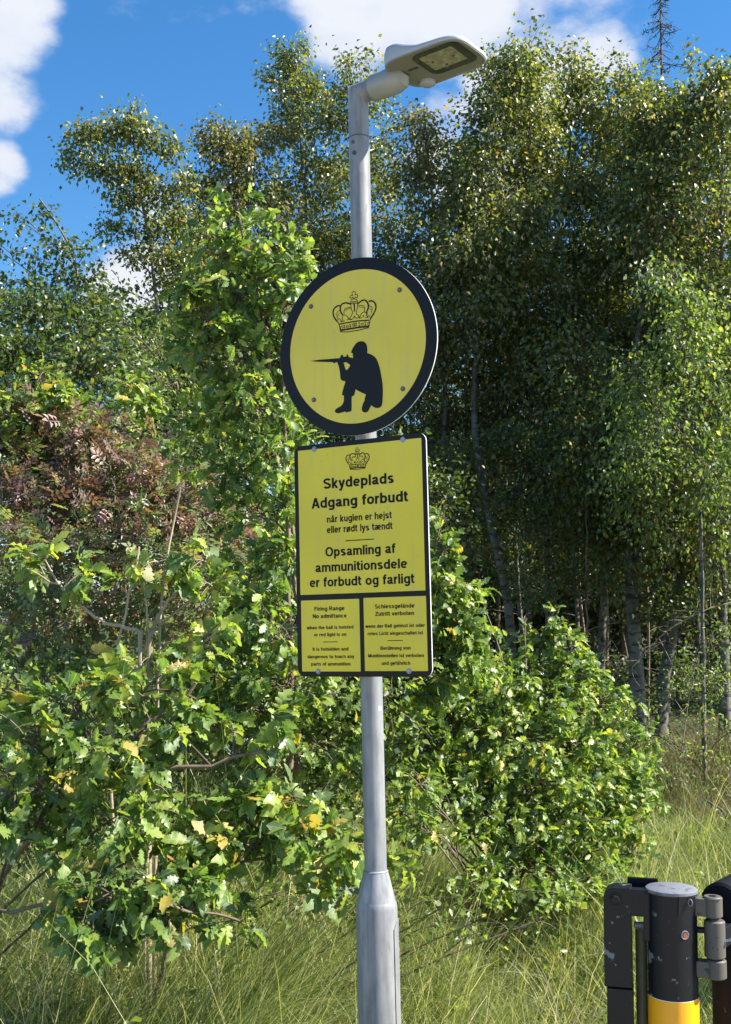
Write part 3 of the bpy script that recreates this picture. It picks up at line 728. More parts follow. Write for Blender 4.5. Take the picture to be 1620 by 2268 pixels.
# ------------------------------------------------------------------ signs
SA = math.radians(29)
SR = Vector((math.cos(SA), -math.sin(SA), 0)); SN = Vector((-math.sin(SA), -math.cos(SA), 0)); UP = Vector((0, 0, 1))
SO = Vector((POLE.x, POLE.y, 0)) + SN * .045
def flat_curve(splines, width=None):
    """2D closed outlines (holes allowed) -> (verts, faces)"""
    cu = bpy.data.curves.new('t', 'CURVE'); cu.dimensions = '2D'; cu.fill_mode = 'BOTH'
    for pts in splines:
        s = cu.splines.new('POLY'); s.points.add(len(pts) - 1)
        for i, (x, y) in enumerate(pts): s.points[i].co = (x, y, 0, 1)
        s.use_cyclic_u = True
    return curve_faces(cu)
def curve_faces(cu):
    o = bpy.data.objects.new('t', cu); COL.objects.link(o)
    bpy.context.view_layer.update()
    me = bpy.data.meshes.new_from_object(o.evaluated_get(bpy.context.evaluated_depsgraph_get()))
    vs = [tuple(v.co) for v in me.vertices]; fs = [tuple(p.vertices) for p in me.polygons]
    bpy.data.objects.remove(o); bpy.data.curves.remove(cu); bpy.data.meshes.remove(me)
    return vs, fs
class Sign:
    def __init__(s, name, label, zc):
        s.zc = zc; s.o = SO + UP * zc
        s.root = thing(name, s.o, label, 'sign', rot=(0, 0, -SA))
        # local frame: x right, y away from the reader, z up
    def P(s, u, v, w=0): return Vector((u, -w, v))
    def sheet(s, name, pts, w, mat, parent=None):
        vs, fs = flat_curve([pts])
        mb = MB(); mb.add([s.P(x, y, w) for x, y, _ in vs], fs)
        return mb.build(name, mat, parent or s.root, smooth=False)
    def plate(s, pts, th, name='panel'):
        mb = MB(); mb.prism(pts, lambda u, v, ww: s.P(u, v, ww), th, 0, 1)
        return mb.build(name, [M['sign_black'], M['alu']], s.root, smooth=False)
    def bolt(s, u, v, mat, r, dot=True):
        mb = MB(); mb.tube([s.P(u, v, -.001), s.P(u, v, .003), s.P(u, v, .0045)], [r, r, r * .75], 6 if not dot else 16)
        b = mb.build('bolt', M[mat], s.root)
        if dot:
            mb = MB(); mb.tube([s.P(u, v, .0042), s.P(u, v, .0052)], r * .45, 6); mb.build('socket', M['bolt_dot'], b)
        else:
            mb = MB(); mb.tube([s.P(u, v, 0), s.P(u, v, .0012)], r * 1.25, 18); mb.build('washer', M['bolt'], b)
    def clamp(s, v):
        mb = MB(); c = Vector((0, .045, v - 0))
        pts = []
        for k in range(19):
            t = 2 * math.pi * k / 18; pts.append((.033 * math.cos(t), .045 + .033 * math.sin(t)))
        mb.add([(x, y, v + dz) for dz in (-.012, .012) for x, y in pts[:-1]], [(i, (i + 1) % 18, 18 + (i + 1) % 18, 18 + i) for i in range(18)])
        mb.box((0, .011, v), (.34, .008, .024))
        mb.build('clamp', M['alu'], s.root, angle=30)
def arc_pts(r, n=96, cx=0, cy=0): return [(cx + r * math.cos(2 * math.pi * i / n), cy + r * math.sin(2 * math.pi * i / n)) for i in range(n)]
def rrect(x0, x1, y0, y1, r, n=8):
    p = []
    for cx, cy, a0 in ((x1 - r, y1 - r, 0), (x0 + r, y1 - r, 90), (x0 + r, y0 + r, 180), (x1 - r, y0 + r, 270)):
        for k in range(n + 1):
            t = math.radians(a0 + 90 * k / n); p.append((cx + r * math.cos(t), cy + r * math.sin(t)))
    return p
def ribbon(pts, w, closed=False):
    """stroke of even width -> verts, faces (2D)"""
    P = [Vector(p) for p in pts]; closed = (P[0] - P[-1]).length < 1e-5
    if closed: P = P[:-1]
    n = len(P); vs = []; fs = []
    for i in range(n):
        a = P[i - 1] if (i or closed) else P[0]; b = P[(i + 1) % n] if (i < n - 1 or closed) else P[-1]
        d1 = (P[i] - a); d2 = (b - P[i])
        d1 = d1.normalized() if d1.length > 1e-9 else d2.normalized(); d2 = d2.normalized() if d2.length > 1e-9 else d1
        t = (d1 + d2); t = t.normalized() if t.length > 1e-6 else d1
        nn = Vector((-t.y, t.x)); k = min(1.6, 1 / max(.4, abs(nn.dot(Vector((-d1.y, d1.x))))))
        vs += [P[i] + nn * w / 2 * k, P[i] - nn * w / 2 * k]
    for i in range(n if closed else n - 1):
        j = (i + 1) % n; fs.append((2 * i, 2 * i + 1, 2 * j + 1, 2 * j))
    return vs, fs
def smooth2(pts):
    if len(pts) < 4: return pts
    out = []; n = len(pts)
    for i in range(n - 1):
        p0 = Vector(pts[max(i - 1, 0)]); p1 = Vector(pts[i]); p2 = Vector(pts[i + 1]); p3 = Vector(pts[min(i + 2, n - 1)])
        if (Vector(pts[0]) - Vector(pts[-1])).length < 1e-6:
            if i == 0: p0 = Vector(pts[-2])
            if i == n - 2: p3 = Vector(pts[1])
        for t in (0, .33, .66):
            out.append(tuple(.5 * (2 * p1 + (p2 - p0) * t + (2 * p0 - 5 * p1 + 4 * p2 - p3) * t * t + (3 * p1 - p0 - 3 * p2 + p3) * t ** 3)))
    out.append(tuple(pts[-1])); return out
def crown(sg, cu, cv, sx, sy, w, fat=1.3):
    mb = MB(); k = 0
    for pts, wd in CROWN:
        pts = [(cu + x * sx / 1000, cv + y * sy / 1000) for x, y in (smooth2(pts) if len(pts) > 5 else pts)]
        vs, fs = ribbon(pts, wd / 1000 * sx * fat)
        k += 1
        mb.add([sg.P(x, y, w + k * 2e-6) for x, y in vs], fs)
    return mb.build('crown_emblem', M['ink'], sg.root, smooth=False)

# ------------------------------------------------------------------ grotesque lettering drawn as even strokes (cap height = 1)
def glyphs(w):
    h = w / 2; X = .735; T = 1.0
    def arc(x0, x1, y0, y1, a0, a1, n=14, e=2.35):
        cx, cy, rx, ry = (x0 + x1) / 2, (y0 + y1) / 2, (x1 - x0) / 2 - h, (y1 - y0) / 2 - h; p = []
        for i in range(n + 1):
            t = math.radians(a0 + (a1 - a0) * i / n); c, s = math.cos(t), math.sin(t)
            p.append((cx + rx * math.copysign(abs(c) ** (2 / e), c), cy + ry * math.copysign(abs(s) ** (2 / e), s)))
        return p
    G = {}
    o = .03   # overshoot handled as zero; widths per letter
    G['l'] = (w, [[(h, 0), (h, T)]])
    G['i'] = (w, [[(h, 0), (h, X)], [(h, T - w * .95), (h, T)]])
    G['I'] = (w, [[(h, 0), (h, T)]])
    G['j'] = (w + .03, [[(h + .03, X), (h + .03, -.1), (h - .01, -.28 + h * 1.1), (-.06, -.28 + h)], [(h + .03, T - w * .95), (h + .03, T)]])
    W_ = .58
    G['o'] = (.60, [arc(0, .60, 0, X, 0, 360, 28)])
    G['c'] = (.55, [arc(0, .57, 0, X, 38, 322, 22)])
    G['e'] = (.58, [[(h * .9, X * .5), (.58 - h, X * .5)] , arc(0, .58, 0, X, 2, 318, 24)])
    G['d'] = (W_, [arc(0, W_, 0, X, 0, 360, 28), [(W_ - h, 0), (W_ - h, T)]])
    G['b'] = (W_, [arc(0, W_, 0, X, 0, 360, 28), [(h, 0), (h, T)]])
    G['p'] = (W_, [arc(0, W_, 0, X, 0, 360, 28), [(h, -.27), (h, X)]])
    G['g'] = (W_, [arc(0, W_, 0, X, 0, 360, 28), [(W_ - h, X), (W_ - h, .05)] + arc(0, W_, -.28, .30, 0, -150, 12)])
    G['n'] = (.54, [[(h, 0), (h, X)], [(h, X * .58)] + arc(0, .54, X - .5, X, 150, 0, 12) + [(.54 - h, 0)]])
    G['h'] = (.54, [[(h, 0), (h, T)], [(h, X * .58)] + arc(0, .54, X - .5, X, 150, 0, 12) + [(.54 - h, 0)]])
    G['u'] = (.54, [[(.54 - h, X), (.54 - h, 0)], [(.54 - h, X * .42)] + arc(0, .54, 0, .5, -30, -180, 12) + [(h, X)]])
    m_ = .47
    G['m'] = (.86, [[(h, 0), (h, X)], [(h, X * .6)] + arc(0, m_ + h * .2, X - .46, X, 150, 0, 12) + [(m_ - h * .8, 0)], [(m_ - h * .8, X * .6)] + arc(m_ - w * .9, .86, X - .46, X, 150, 0, 12) + [(.86 - h, 0)]])
    G['r'] = (.35, [[(h, 0), (h, X)], [(h, X * .52), (h + .05, X * .78), (.20, X - h * 1.1), (.35, X - h * .95)]])
    G['t'] = (.34, [[(.12 + h * .2, X + .2), (.12 + h * .2, .2), (.16 + h * .2, h * 1.25), (.26, h * .95), (.34, h * .95)], [(0, X - h * .85), (.33, X - h * .85)]])
    G['f'] = (.34, [[(.11 + h * .3, 0), (.11 + h * .3, T - .2), (.17 + h * .3, T - h * 1.2), (.26, T - h * .95), (.34, T - h * .95)], [(0, X - h * .85), (.33, X - h * .85)]])
    G['k'] = (.54, [[(h, 0), (h, T)], [(h, .22), (.50 - h * .6, X)], [(.20 + h * .2, .36), (.52 - h * .6, 0)]])
    G['v'] = (.54, [[(h * .8, X), (.27, 0)], [(.54 - h * .8, X), (.27, 0)]])
    G['y'] = (.54, [[(h * .8, X), (.275, .04)], [(.54 - h * .8, X), (.27, -.02), (.19, -.22 + h * .2), (.12, -.28 + h), (.04, -.28 + h)]])
    G['w'] = (.82, [[(h * .8, X), (.22, 0)], [(.22, 0), (.41, X)], [(.41, X), (.60, 0)], [(.60, 0), (.82 - h * .8, X)]])
    G['s'] = (.52, [arc(0, .52, X * .44, X, 25, 270, 14, 2.1)[:-3] + [(.20, X * .53), (.34, X * .46)] + arc(0, .52, 0, X * .52, 60, -155, 14, 2.1)])
    G['a'] = (.56, [[(.035 + h * .4, X * .72)] + arc(.02, .50, X * .42, X, 150, 5, 10) + [(.50 - h, .12), (.55, h * .5)], [(.50 - h, X * .56), (.30, X * .50)] + arc(0, .46, 0, X * .58, 110, 300, 14) + [(.50 - h, .22)]])
    G['å'] = (.56, G['a'][1] + [arc(.13, .43, X + .04, X + .30, 0, 360, 12)])
    G['ä'] = (.56, G['a'][1] + [[(.13 + h, T - w * .9), (.13 + h, T)], [(.42, T - w * .9), (.42, T)]])
    G['ü'] = (.54, G['u'][1] + [[(.10 + h, T - w * .9), (.10 + h, T)], [(.44 - h, T - w * .9), (.44 - h, T)]])
    G['ø'] = (.60, G['o'][1] + [[(.03, -.03), (.57, X + .03)]])
    ea = [(x + .42, y) for x, y in arc(0, .50, 0, X, 2, 318, 24)]
    G['æ'] = (.92, [[(.035 + h * .4, X * .72)] + arc(.02, .50, X * .42, X, 150, 5, 10) + [(.50 - h, .2)], [(.50 - h, X * .56), (.30, X * .50)] + arc(0, .46, 0, X * .58, 110, 300, 14) + [(.50 - h, .22)], ea, [(.44, X * .5), (.92 - h, X * .5)]])
    G['S'] = (.66, [arc(0, .66, T * .46, T, 15, 262, 16, 2.2)[:-2] + [(.28, T * .53), (.42, T * .47)] + arc(0, .66, 0, T * .54, 58, -165, 16, 2.2)])
    G['A'] = (.70, [[(h * .8, 0), (.35, T)], [(.70 - h * .8, 0), (.35, T)], [(.16, .30), (.54, .30)]])
    G['O'] = (.78, [arc(0, .78, 0, T, 0, 360, 30)])
    G['F'] = (.56, [[(h, 0), (h, T)], [(h, T - h), (.56, T - h)], [(h, .50), (.50, .50)]])
    G['L'] = (.54, [[(h, 0), (h, T)], [(h, h), (.54, h)]])
    G['R'] = (.68, [[(h, 0), (h, T)], [(h, T - h), (.36, T - h)] + [(x, y) for x, y in arc(.08, .66, .44 - h * .1, T, 80, -80, 10)] + [(.36, .44 + h * .9), (h, .44 + h * .9)], [(.38, .48), (.64 - h * .3, 0)]])
    G['N'] = (.68, [[(h, 0), (h, T)], [(.68 - h, 0), (.68 - h, T)], [(h, T), (.68 - h, 0)]])
    G['M'] = (.80, [[(h, 0), (h, T)], [(.80 - h, 0), (.80 - h, T)], [(h, T), (.40, .06)], [(.80 - h, T), (.40, .06)]])
    G['Z'] = (.62, [[(.02, T - h), (.60, T - h)], [(.57, T - h * 1.3), (.05, h * 1.3)], [(.02, h), (.62, h)]])
    G['B'] = (.66, [[(h, 0), (h, T)], [(h, T - h), (.34, T - h)] + arc(.05, .61, .48 - h * .6, T, 80, -80, 10) + [(.34, .5), (h, .5)], [(.34, .5)] + arc(.05, .66, 0, .5 + h, 80, -80, 10) + [(.34, h), (h, h)]])
    return G
def lettering(sg, body, cx, by, wd, cap, w=.165, gap=.085, space=.27):
    G = glyphs(w); x = 0; st = []
    for ch in body:
        if ch == ' ': x += space + gap; continue
        adv, ss = G[ch]
        k = {'A': .5, 'v': .45, 'y': .45, 'w': .45, 't': .6, 'f': .6, 'k': .8, 'r': .75, 'o': .85, 'e': .85, 'c': .8}.get(ch, 1)
        x += gap * (k - 1) * .5
        st += [[(x + a, b) for a, b in s] for s in ss]
        x += adv + gap * (1 + (k - 1) * .5)
    tot = x - gap; sx = wd / tot; mb = MB()
    for i, s in enumerate(st):
        vs, fs = ribbon([(a, b) for a, b in s], w)
        if (Vector(s[0]) - Vector(s[-1])).length < 1e-6: pass
        mb.add([sg.P(cx - wd / 2 + a * sx, by - sg.zc + b * cap, .0012 + (i % 7) * 1.5e-5) for a, b in vs], fs)
    return mb.build('lettering', M['ink'], sg.root, smooth=False)

rs = Sign('round_sign', 'round yellow sign with thick black rim, crown and kneeling rifle shooter silhouette', 2.4177)
rs.plate(arc_pts(.2508), .0045)
rs.sheet('yellow_disc', arc_pts(.2170), .0006, M['yellow'])
crown(rs, -.0021, 2.518 - rs.zc, 1, 1, .0012)
dz = (2.42 - rs.zc)
vs_, fs_ = flat_curve([[(x / 1000, y / 1000 + dz) for x, y in SOLDIER[:-1]], [(x / 1000, y / 1000 + dz) for x, y in SOLDIER_GAP[:-1]]])
mb = MB(); mb.add([rs.P(x, y, .0012) for x, y, _ in vs_], fs_); mb.build('shooter_silhouette', M['sign_black'], rs.root, smooth=False)
for u, v in ((-.1435, 2.5527), (.1417, 2.5552), (.1438, 2.2802), (-.1396, 2.2818)): rs.bolt(u, v - rs.zc, 'bolt_dark', .0066)
rs.clamp(.10); rs.clamp(-.10)

ns = Sign('notice_sign', 'rectangular yellow sign with black border and Danish, English and German text', 1.830)
zc = ns.zc
ns.plate(rrect(-.2095, .2085, 1.5048 - zc, 2.1545 - zc, .022), .0045)
for nm, (x0, x1, y0, y1) in (('yellow_field', (-.1963, .1951, 1.7322, 2.1411)), ('yellow_field', (-.1949, -.0073, 1.5191, 1.7162)), ('yellow_field', (.0062, .1961, 1.5202, 1.7179))):
    ns.sheet(nm, rrect(x0, x1, y0 - zc, y1 - zc, .0015, 2), .0006, M['yellow_dirt'])
crown(ns, -.0022, 2.1024 - zc, .0735 / .1379, .0604 / .1129, .0012, 1.55)
TEXT = [("Skydeplads", -.0023, 2.0257, .2227, 3), ("Adgang forbudt", -.0015, 1.9730, .3024, 3), ("når kuglen er hejst", -.0026, 1.9305, .2038, 2), ("eller rødt lys tændt", -.0021, 1.9011, .2062, 2),
        ("Opsamling af", -.0018, 1.8361, .2195, 3.5), ("ammunitionsdele", -.0014, 1.7938, .2875, 3.5), ("er forbudt og farligt", -.0007, 1.7528, .3272, 3.5),
        ("Firing Range", -.1023, 1.6865, .0969, 1), ("No admittance", -.1021, 1.6661, .1086, 1), ("when the ball is hoisted", -.1015, 1.6354, .1492, 0), ("or red light is on", -.1018, 1.6158, .1038, 0),
        ("It is forbidden and", -.1016, 1.5759, .1146, 0), ("dangerous to touch any", -.1015, 1.5553, .1497, 0), ("parts of ammunition", -.1015, 1.5351, .1264, 0),
        ("Schiessgelände", .1014, 1.6878, .1203, 1), ("Zutritt verboten", .1008, 1.6681, .1176, 1), ("wenn der Ball gehisst ist oder", .1006, 1.6362, .1795, 0), ("rotes Licht eingeschaltet ist", .1010, 1.6163, .1670, 0),
        ("Berührung von", .1010, 1.5768, .0911, 0), ("Munitionsteilen ist verboten", .1013, 1.5567, .1679, 0), ("und gefährlich", .1013, 1.5366, .0866, 0)]
CAPH = {3: (.0292, .185), 3.5: (.0262, .18), 2: (.0192, .175), 1: (.0113, .18), 0: (.0094, .18)}
for body, cx, by, wd, k in TEXT: lettering(ns, body, cx, by, wd, *CAPH[k])
for x0, x1, y, t in ((-.0463, .0435, 1.8768, .0025), (-.1250, -.0777, 1.5999, .0018), (.0774, .1246, 1.6014, .0018)):
    ns.sheet('rule_line', [(x0, y - zc - t / 2), (x1, y - zc - t / 2), (x1, y - zc + t / 2), (x0, y - zc + t / 2)], .0012, M['ink'])
for u, v in ((-.1419, 2.141), (.1394, 2.1414), (-.1422, 1.5195), (.1399, 1.5204)): ns.bolt(u, v - zc, 'bolt', .0062, False)
ns.clamp(.25); ns.clamp(-.27)

# ------------------------------------------------------------------ gate post and gate
GY = 2.74
pt = at(1488, 1966, GY); K_ = 975.
GA = math.radians(14.7)
groot = thing('gate_post', (pt.x, pt.y, pt.z), 'chipped black steel gate post with amber reflective band and square latch bar', 'post', rot=(0, math.radians(1.6), -GA))
def g(px, py, y=0): return Vector(((px - 1488) / K_, y, -(py - 1966) / K_ / .985))
zb = -1.3
mb = MB(); mb.tube([(0, 0, zb), (0, 0, -.012), (0, 0, -.010)], [.0552, .0552, .0552], 40); mb.build('post_tube', M['black_paint'], groot)
mb = MB(); mb.tube([(0, 0, -.0095), (0, 0, -.0075), (0, 0, -.0015), (0, 0, 0)], [.0552, .0580, .0580, .0560], 40); mb.build('cap', M['worn_top'], groot)
z0 = g(0, 2193).z
mb = MB(); mb.tube([(0, 0, z0), (0, 0, z0 - .38)], .0562, 40, False); mb.build('reflective_band', M['amber'], groot)
mb = MB(); mb.tube([(0, 0, z0 + .0012), (0, 0, z0)], .0561, 40, False); mb.build('band_edge', M['white_film'], groot)
# square latch bar, chamfered at the top
mb = MB(); x0, x1 = g(1341, 0).x, g(1401, 0).x; zt = g(0, 1969).z; zm = g(0, 2180).z
poly = [(x0, zm), (x1, zm), (x1, zt + .001), (x0 + .022, zt), (x0 + .007, zt - .006), (x0, zt - .02)]
mb.prism(poly, lambda u, v, w_: Vector((u, -.028 - w_, v)), .056)
mb.build('latch_bar', M['black_paint'], groot, bevel=.002, smooth=False)
mb = MB(); mb.box(((x0 + x1) / 2 + .003, 0, zm - .003 - .45), (x1 - x0 - .004, .052, .9)); mb.build('latch_bar_foot', M['black_paint'], groot, bevel=.002, smooth=False)
bc = g(1367, 1993, -.028)
mb = MB(); mb.tube([bc, bc + Vector((0, -.004, 0))], .0145, 24); wsh = mb.build('washer', M['black_paint'], groot)
mb = MB(); mb.tube([bc + Vector((0, -.003, 0)), bc + Vector((0, -.010, 0)), bc + Vector((0, -.0115, 0))], [.0112, .0112, .0095], 6); mb.build('bolt', M['black_paint'], groot, angle=20)
mb = MB(); mb.box(((g(1396, 0).x + g(1442, 0).x) / 2, -.012, (g(0, 1970).z + g(0, 2027).z) / 2), (.050, .030, g(0, 1970).z - g(0, 2027).z)); mb.build('bracket', M['black_paint'], groot, bevel=.003, smooth=False)
mb = MB(); mb.box((g(1434, 0).x, -.022, (g(0, 1976).z + g(0, 2078).z) / 2), (.014, .012, g(0, 1976).z - g(0, 2078).z)); mb.build('bracket_plate', M['black_paint'], groot, bevel=.002, smooth=False)
mb = MB(); p = g(1421, 2050, -.002); mb.tube([p + Vector((-.016, 0, 0)), p + Vector((.012, 0, 0))], .007, 12); mb.build('bolt', M['worn_top'], groot)
mb = MB(); mb.tube([g(1420, 2066, .028), g(1420, 2066, .028) + Vector((0, 0, -1.2))], .0135, 18); mb.build('drop_pipe', M['olive_pipe'], groot)
mb = MB(); mb.box(g(1424, 1966, .062) + Vector((0, 0, -.012)), (.070, .010, .034)); mb.build('rear_plate', M['black_paint'], groot, smooth=False, bevel=.002)
# gusset with eyelet and rusty hole
mb = MB(); mb.prism([(.014, -.052), (.050, -.018), (.052, -.008), (.016, -.008)], lambda u, v, w_: Vector((u, -.0565 + max(0, u - .02) * .55 - w_, v)), .006); mb.build('gusset', M['black_paint'], groot, smooth=False)
mb = MB(); c = Vector((.0405, -.0478, -.0205))
mb.tube([c + Vector((.0045 * math.cos(t), -.0008, .0075 * math.sin(t))) for t in np.linspace(0, 2 * math.pi, 17)], .0012, 6, False); mb.build('eyelet', M['worn_top'], groot)
ah = math.asin(.0275 / .0552); nv = Vector((math.sin(ah), -math.cos(ah), 0)); tv = Vector((math.cos(ah), math.sin(ah), 0)); c = nv * .0556 + Vector((0, 0, g(0, 2054).z))
mb = MB(); mb.tube([c + tv * (.0085 * math.cos(t)) + UP * (.0085 * math.sin(t)) for t in np.linspace(0, 2 * math.pi, 21)], .0016, 6, False); mb.build('hole_rim', M['worn_top'], groot)
mb = MB(); mb.tube([c - nv * .001 + tv * .0015, c + nv * .001 + tv * .0015], .0062, 14); mb.build('rusty_plug', M['rust'], groot)
def knuckle(y0, y1, x, r_, par, hole=False):
    mb = MB(); za, zb_ = g(0, y0).z, g(0, y1).z
    mb.tube([(x, -.004, za), (x, -.004, za - .003), (x, -.004, zb_ + .003), (x, -.004, zb_)], [r_ - .003, r_, r_, r_ - .003], 28)
    k = mb.build('hinge_knuckle', M['hinge'], par)
    if hole:
        mb = MB(); mb.tube([(x, -.004, za + .0006), (x, -.004, za - .002)], r_ * .42, 16); mb.build('pin', M['black_paint'], k)
    return k
hx = g(1577, 0).x
knuckle(1978, 2022, hx - .002, .0215, groot, True); knuckle(2110, 2150, hx + .003, .0225, groot)
for (ya, yb) in ((1982, 2020), (2114, 2148)):
    mb = MB(); mb.box(((.045 + hx) / 2 + .001, -.004, (g(0, ya).z + g(0, yb).z) / 2), (hx - .043, .030, g(0, ya).z - g(0, yb).z)); mb.build('hinge_arm', M['hinge'], groot, smooth=False, bevel=.002)
mb = MB(); mb.tube([g(1540, 2052, 0), g(1556, 2052, 0)], .007, 10); mb.build('stop_lug', M['black_paint'], groot)

gate = thing('gate', (pt.x, pt.y, pt.z), 'shiny black tubular gate leaf hanging on the post hinges at the right edge', 'gate', rot=(0, math.radians(1.6), -GA))
knuckle(2028, 2107, hx + .001, .0232, gate)
mb = MB(); mb.tube([(hx, -.004, g(0, 2025).z), (hx, -.004, g(0, 2110).z)], .012, 12); mb.build('hinge_pin', M['bolt_dark'], gate)
mb = MB(); q0 = g(1602, 2068, -.012); mb.tube([q0 + Vector((-.004, 0, -.002)), q0 + Vector((.006, 0, .001)), q0 + Vector((.011, 0, .003))], [.003, .003, .0045], 10); mb.build('grease_nipple', M['bolt'], gate)
cx_ = g(1616, 0).x
mb = MB(); mb.tube([(cx_ + .004, .125, zb), (cx_ + .004, .125, -.075)], .0485, 30); mb.build('gate_upright', M['gate_paint'], gate)
dirr = Vector((.37, .93, .0)).normalized(); s0 = Vector((cx_ - .012, .095, -.048))
mb = MB(); mb.tube([s0 - dirr * .028, s0 - dirr * .022, s0 + dirr * 2.6], [.044, .050, .050], 32); mb.build('top_rail', M['gate_paint'], gate)
mb = MB(); s1 = Vector((cx_ + .004, .125, -.75)); mb.tube([s1, s1 + dirr * 2.6], .03, 20); mb.build('lower_rail', M['gate_paint'], gate)
mb = MB(); mb.box((hx + .030, .045, (g(0, 2045).z + g(0, 2090).z) / 2), (.016, .11, .045), Matrix.Rotation(-.35, 3, 'Z')); mb.build('hinge_strap', M['gate_paint'], gate, smooth=False, bevel=.002)
# ------------------------------------------------------------------ plants near the camera
def cl(px, py, Y, rx, rz, n, ry=None):
    """clump of leaves centred where the ray through (px, py) reaches depth Y; radii in metres"""
    p = at(px, py, Y); return ((p.x, p.y, p.z), (rx, ry or rx, rz), n)
def A(px, py, Y): p = at(px, py, Y); return (p.x, p.y, p.z)
def foot(px, Y):
    p = at(px, 1700, Y); return (p.x, Y, float(gz(p.x, Y)))

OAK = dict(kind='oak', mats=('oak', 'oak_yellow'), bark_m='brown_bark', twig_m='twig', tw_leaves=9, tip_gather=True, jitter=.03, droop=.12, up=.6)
# tall sapling behind the signs
plant('oak_sapling', 'tall young oak with bright green lobed leaves, its top rising left of the round sign', 'tree',
      [foot(640, 5.0), A(645, 1500, 5.0), A(640, 1100, 5.0), A(600, 800, 5.05), A(555, 560, 5.0), A(520, 440, 5.0)], .016, .006,
      [cl(530, 455, 5.0, 0.131, 0.115, 87), cl(500, 560, 5.0, 0.164, 0.131, 194), cl(590, 560, 5.0, 0.18, 0.139, 234), cl(650, 590, 4.9, 0.131, 0.115, 126), cl(530, 660, 5.0, 0.213, 0.148, 293),
       cl(630, 680, 5.0, 0.197, 0.148, 254), cl(450, 690, 5.0, 0.164, 0.148, 194), cl(400, 660, 4.9, 0.0984, 0.0984, 58), cl(520, 780, 5.0, 0.246, 0.164, 370), cl(620, 800, 5.1, 0.197, 0.164, 254), cl(430, 800, 5.1, 0.148, 0.148, 165),
       cl(560, 900, 5.0, 0.246, 0.164, 351), cl(470, 930, 5.2, 0.164, 0.164, 156), cl(600, 1010, 5.0, 0.213, 0.164, 293), cl(520, 1050, 5.2, 0.18, 0.164, 175), cl(570, 1130, 5.1, 0.246, 0.164, 254), cl(620, 1230, 5.0, 0.164, 0.18, 214),
       cl(540, 1290, 5.1, 0.246, 0.18, 293), cl(600, 1400, 4.9, 0.23, 0.18, 293), cl(500, 1420, 5.0, 0.23, 0.18, 234), cl(420, 990, 5.4, 0.164, 0.148, 117), cl(640, 1520, 4.9, 0.246, 0.164, 254), cl(540, 1560, 5.0, 0.246, 0.164, 254), cl(690, 1640, 4.9, 0.213, 0.164, 175), cl(440, 1600, 5.0, 0.246, 0.164, 214)],
      leaf=.060, single=300, yshare=.48, rnd_bias=-.02, twig_r=.003, **OAK,
      trunks=[[foot(655, 5.05), A(660, 1500, 5.05), A(655, 1200, 5.1), A(625, 900, 5.1), A(615, 700, 5.05), A(640, 600, 4.95)]])
# second sapling just right of the signs
plant('oak_sapling', 'young oak with fresh green leaves showing at the right edge of the lettered sign', 'tree',
      [foot(826, 5.4), A(832, 1750, 5.4), A(870, 1560, 5.4), A(925, 1400, 5.4), A(950, 1240, 5.4)], .009, .005,
      [cl(985, 1220, 5.4, .10, .12, 143), cl(950, 1270, 5.4, .14, .14, 221), cl(1000, 1330, 5.4, .16, .14, 286), cl(940, 1380, 5.4, .22, .16, 390), cl(1040, 1400, 5.4, .15, .14, 260), cl(930, 1480, 5.4, .26, .16, 390), cl(1020, 1470, 5.4, .2, .15, 286),
       cl(870, 1540, 5.4, .26, .16, 390), cl(985, 1130, 5.4, .06, .05, 23), cl(760, 1560, 5.5, .3, .2, 390), cl(720, 1660, 5.4, .26, .2, 312)],
      leaf=.06, single=240, yshare=.45, rnd_bias=-.01, **OAK)
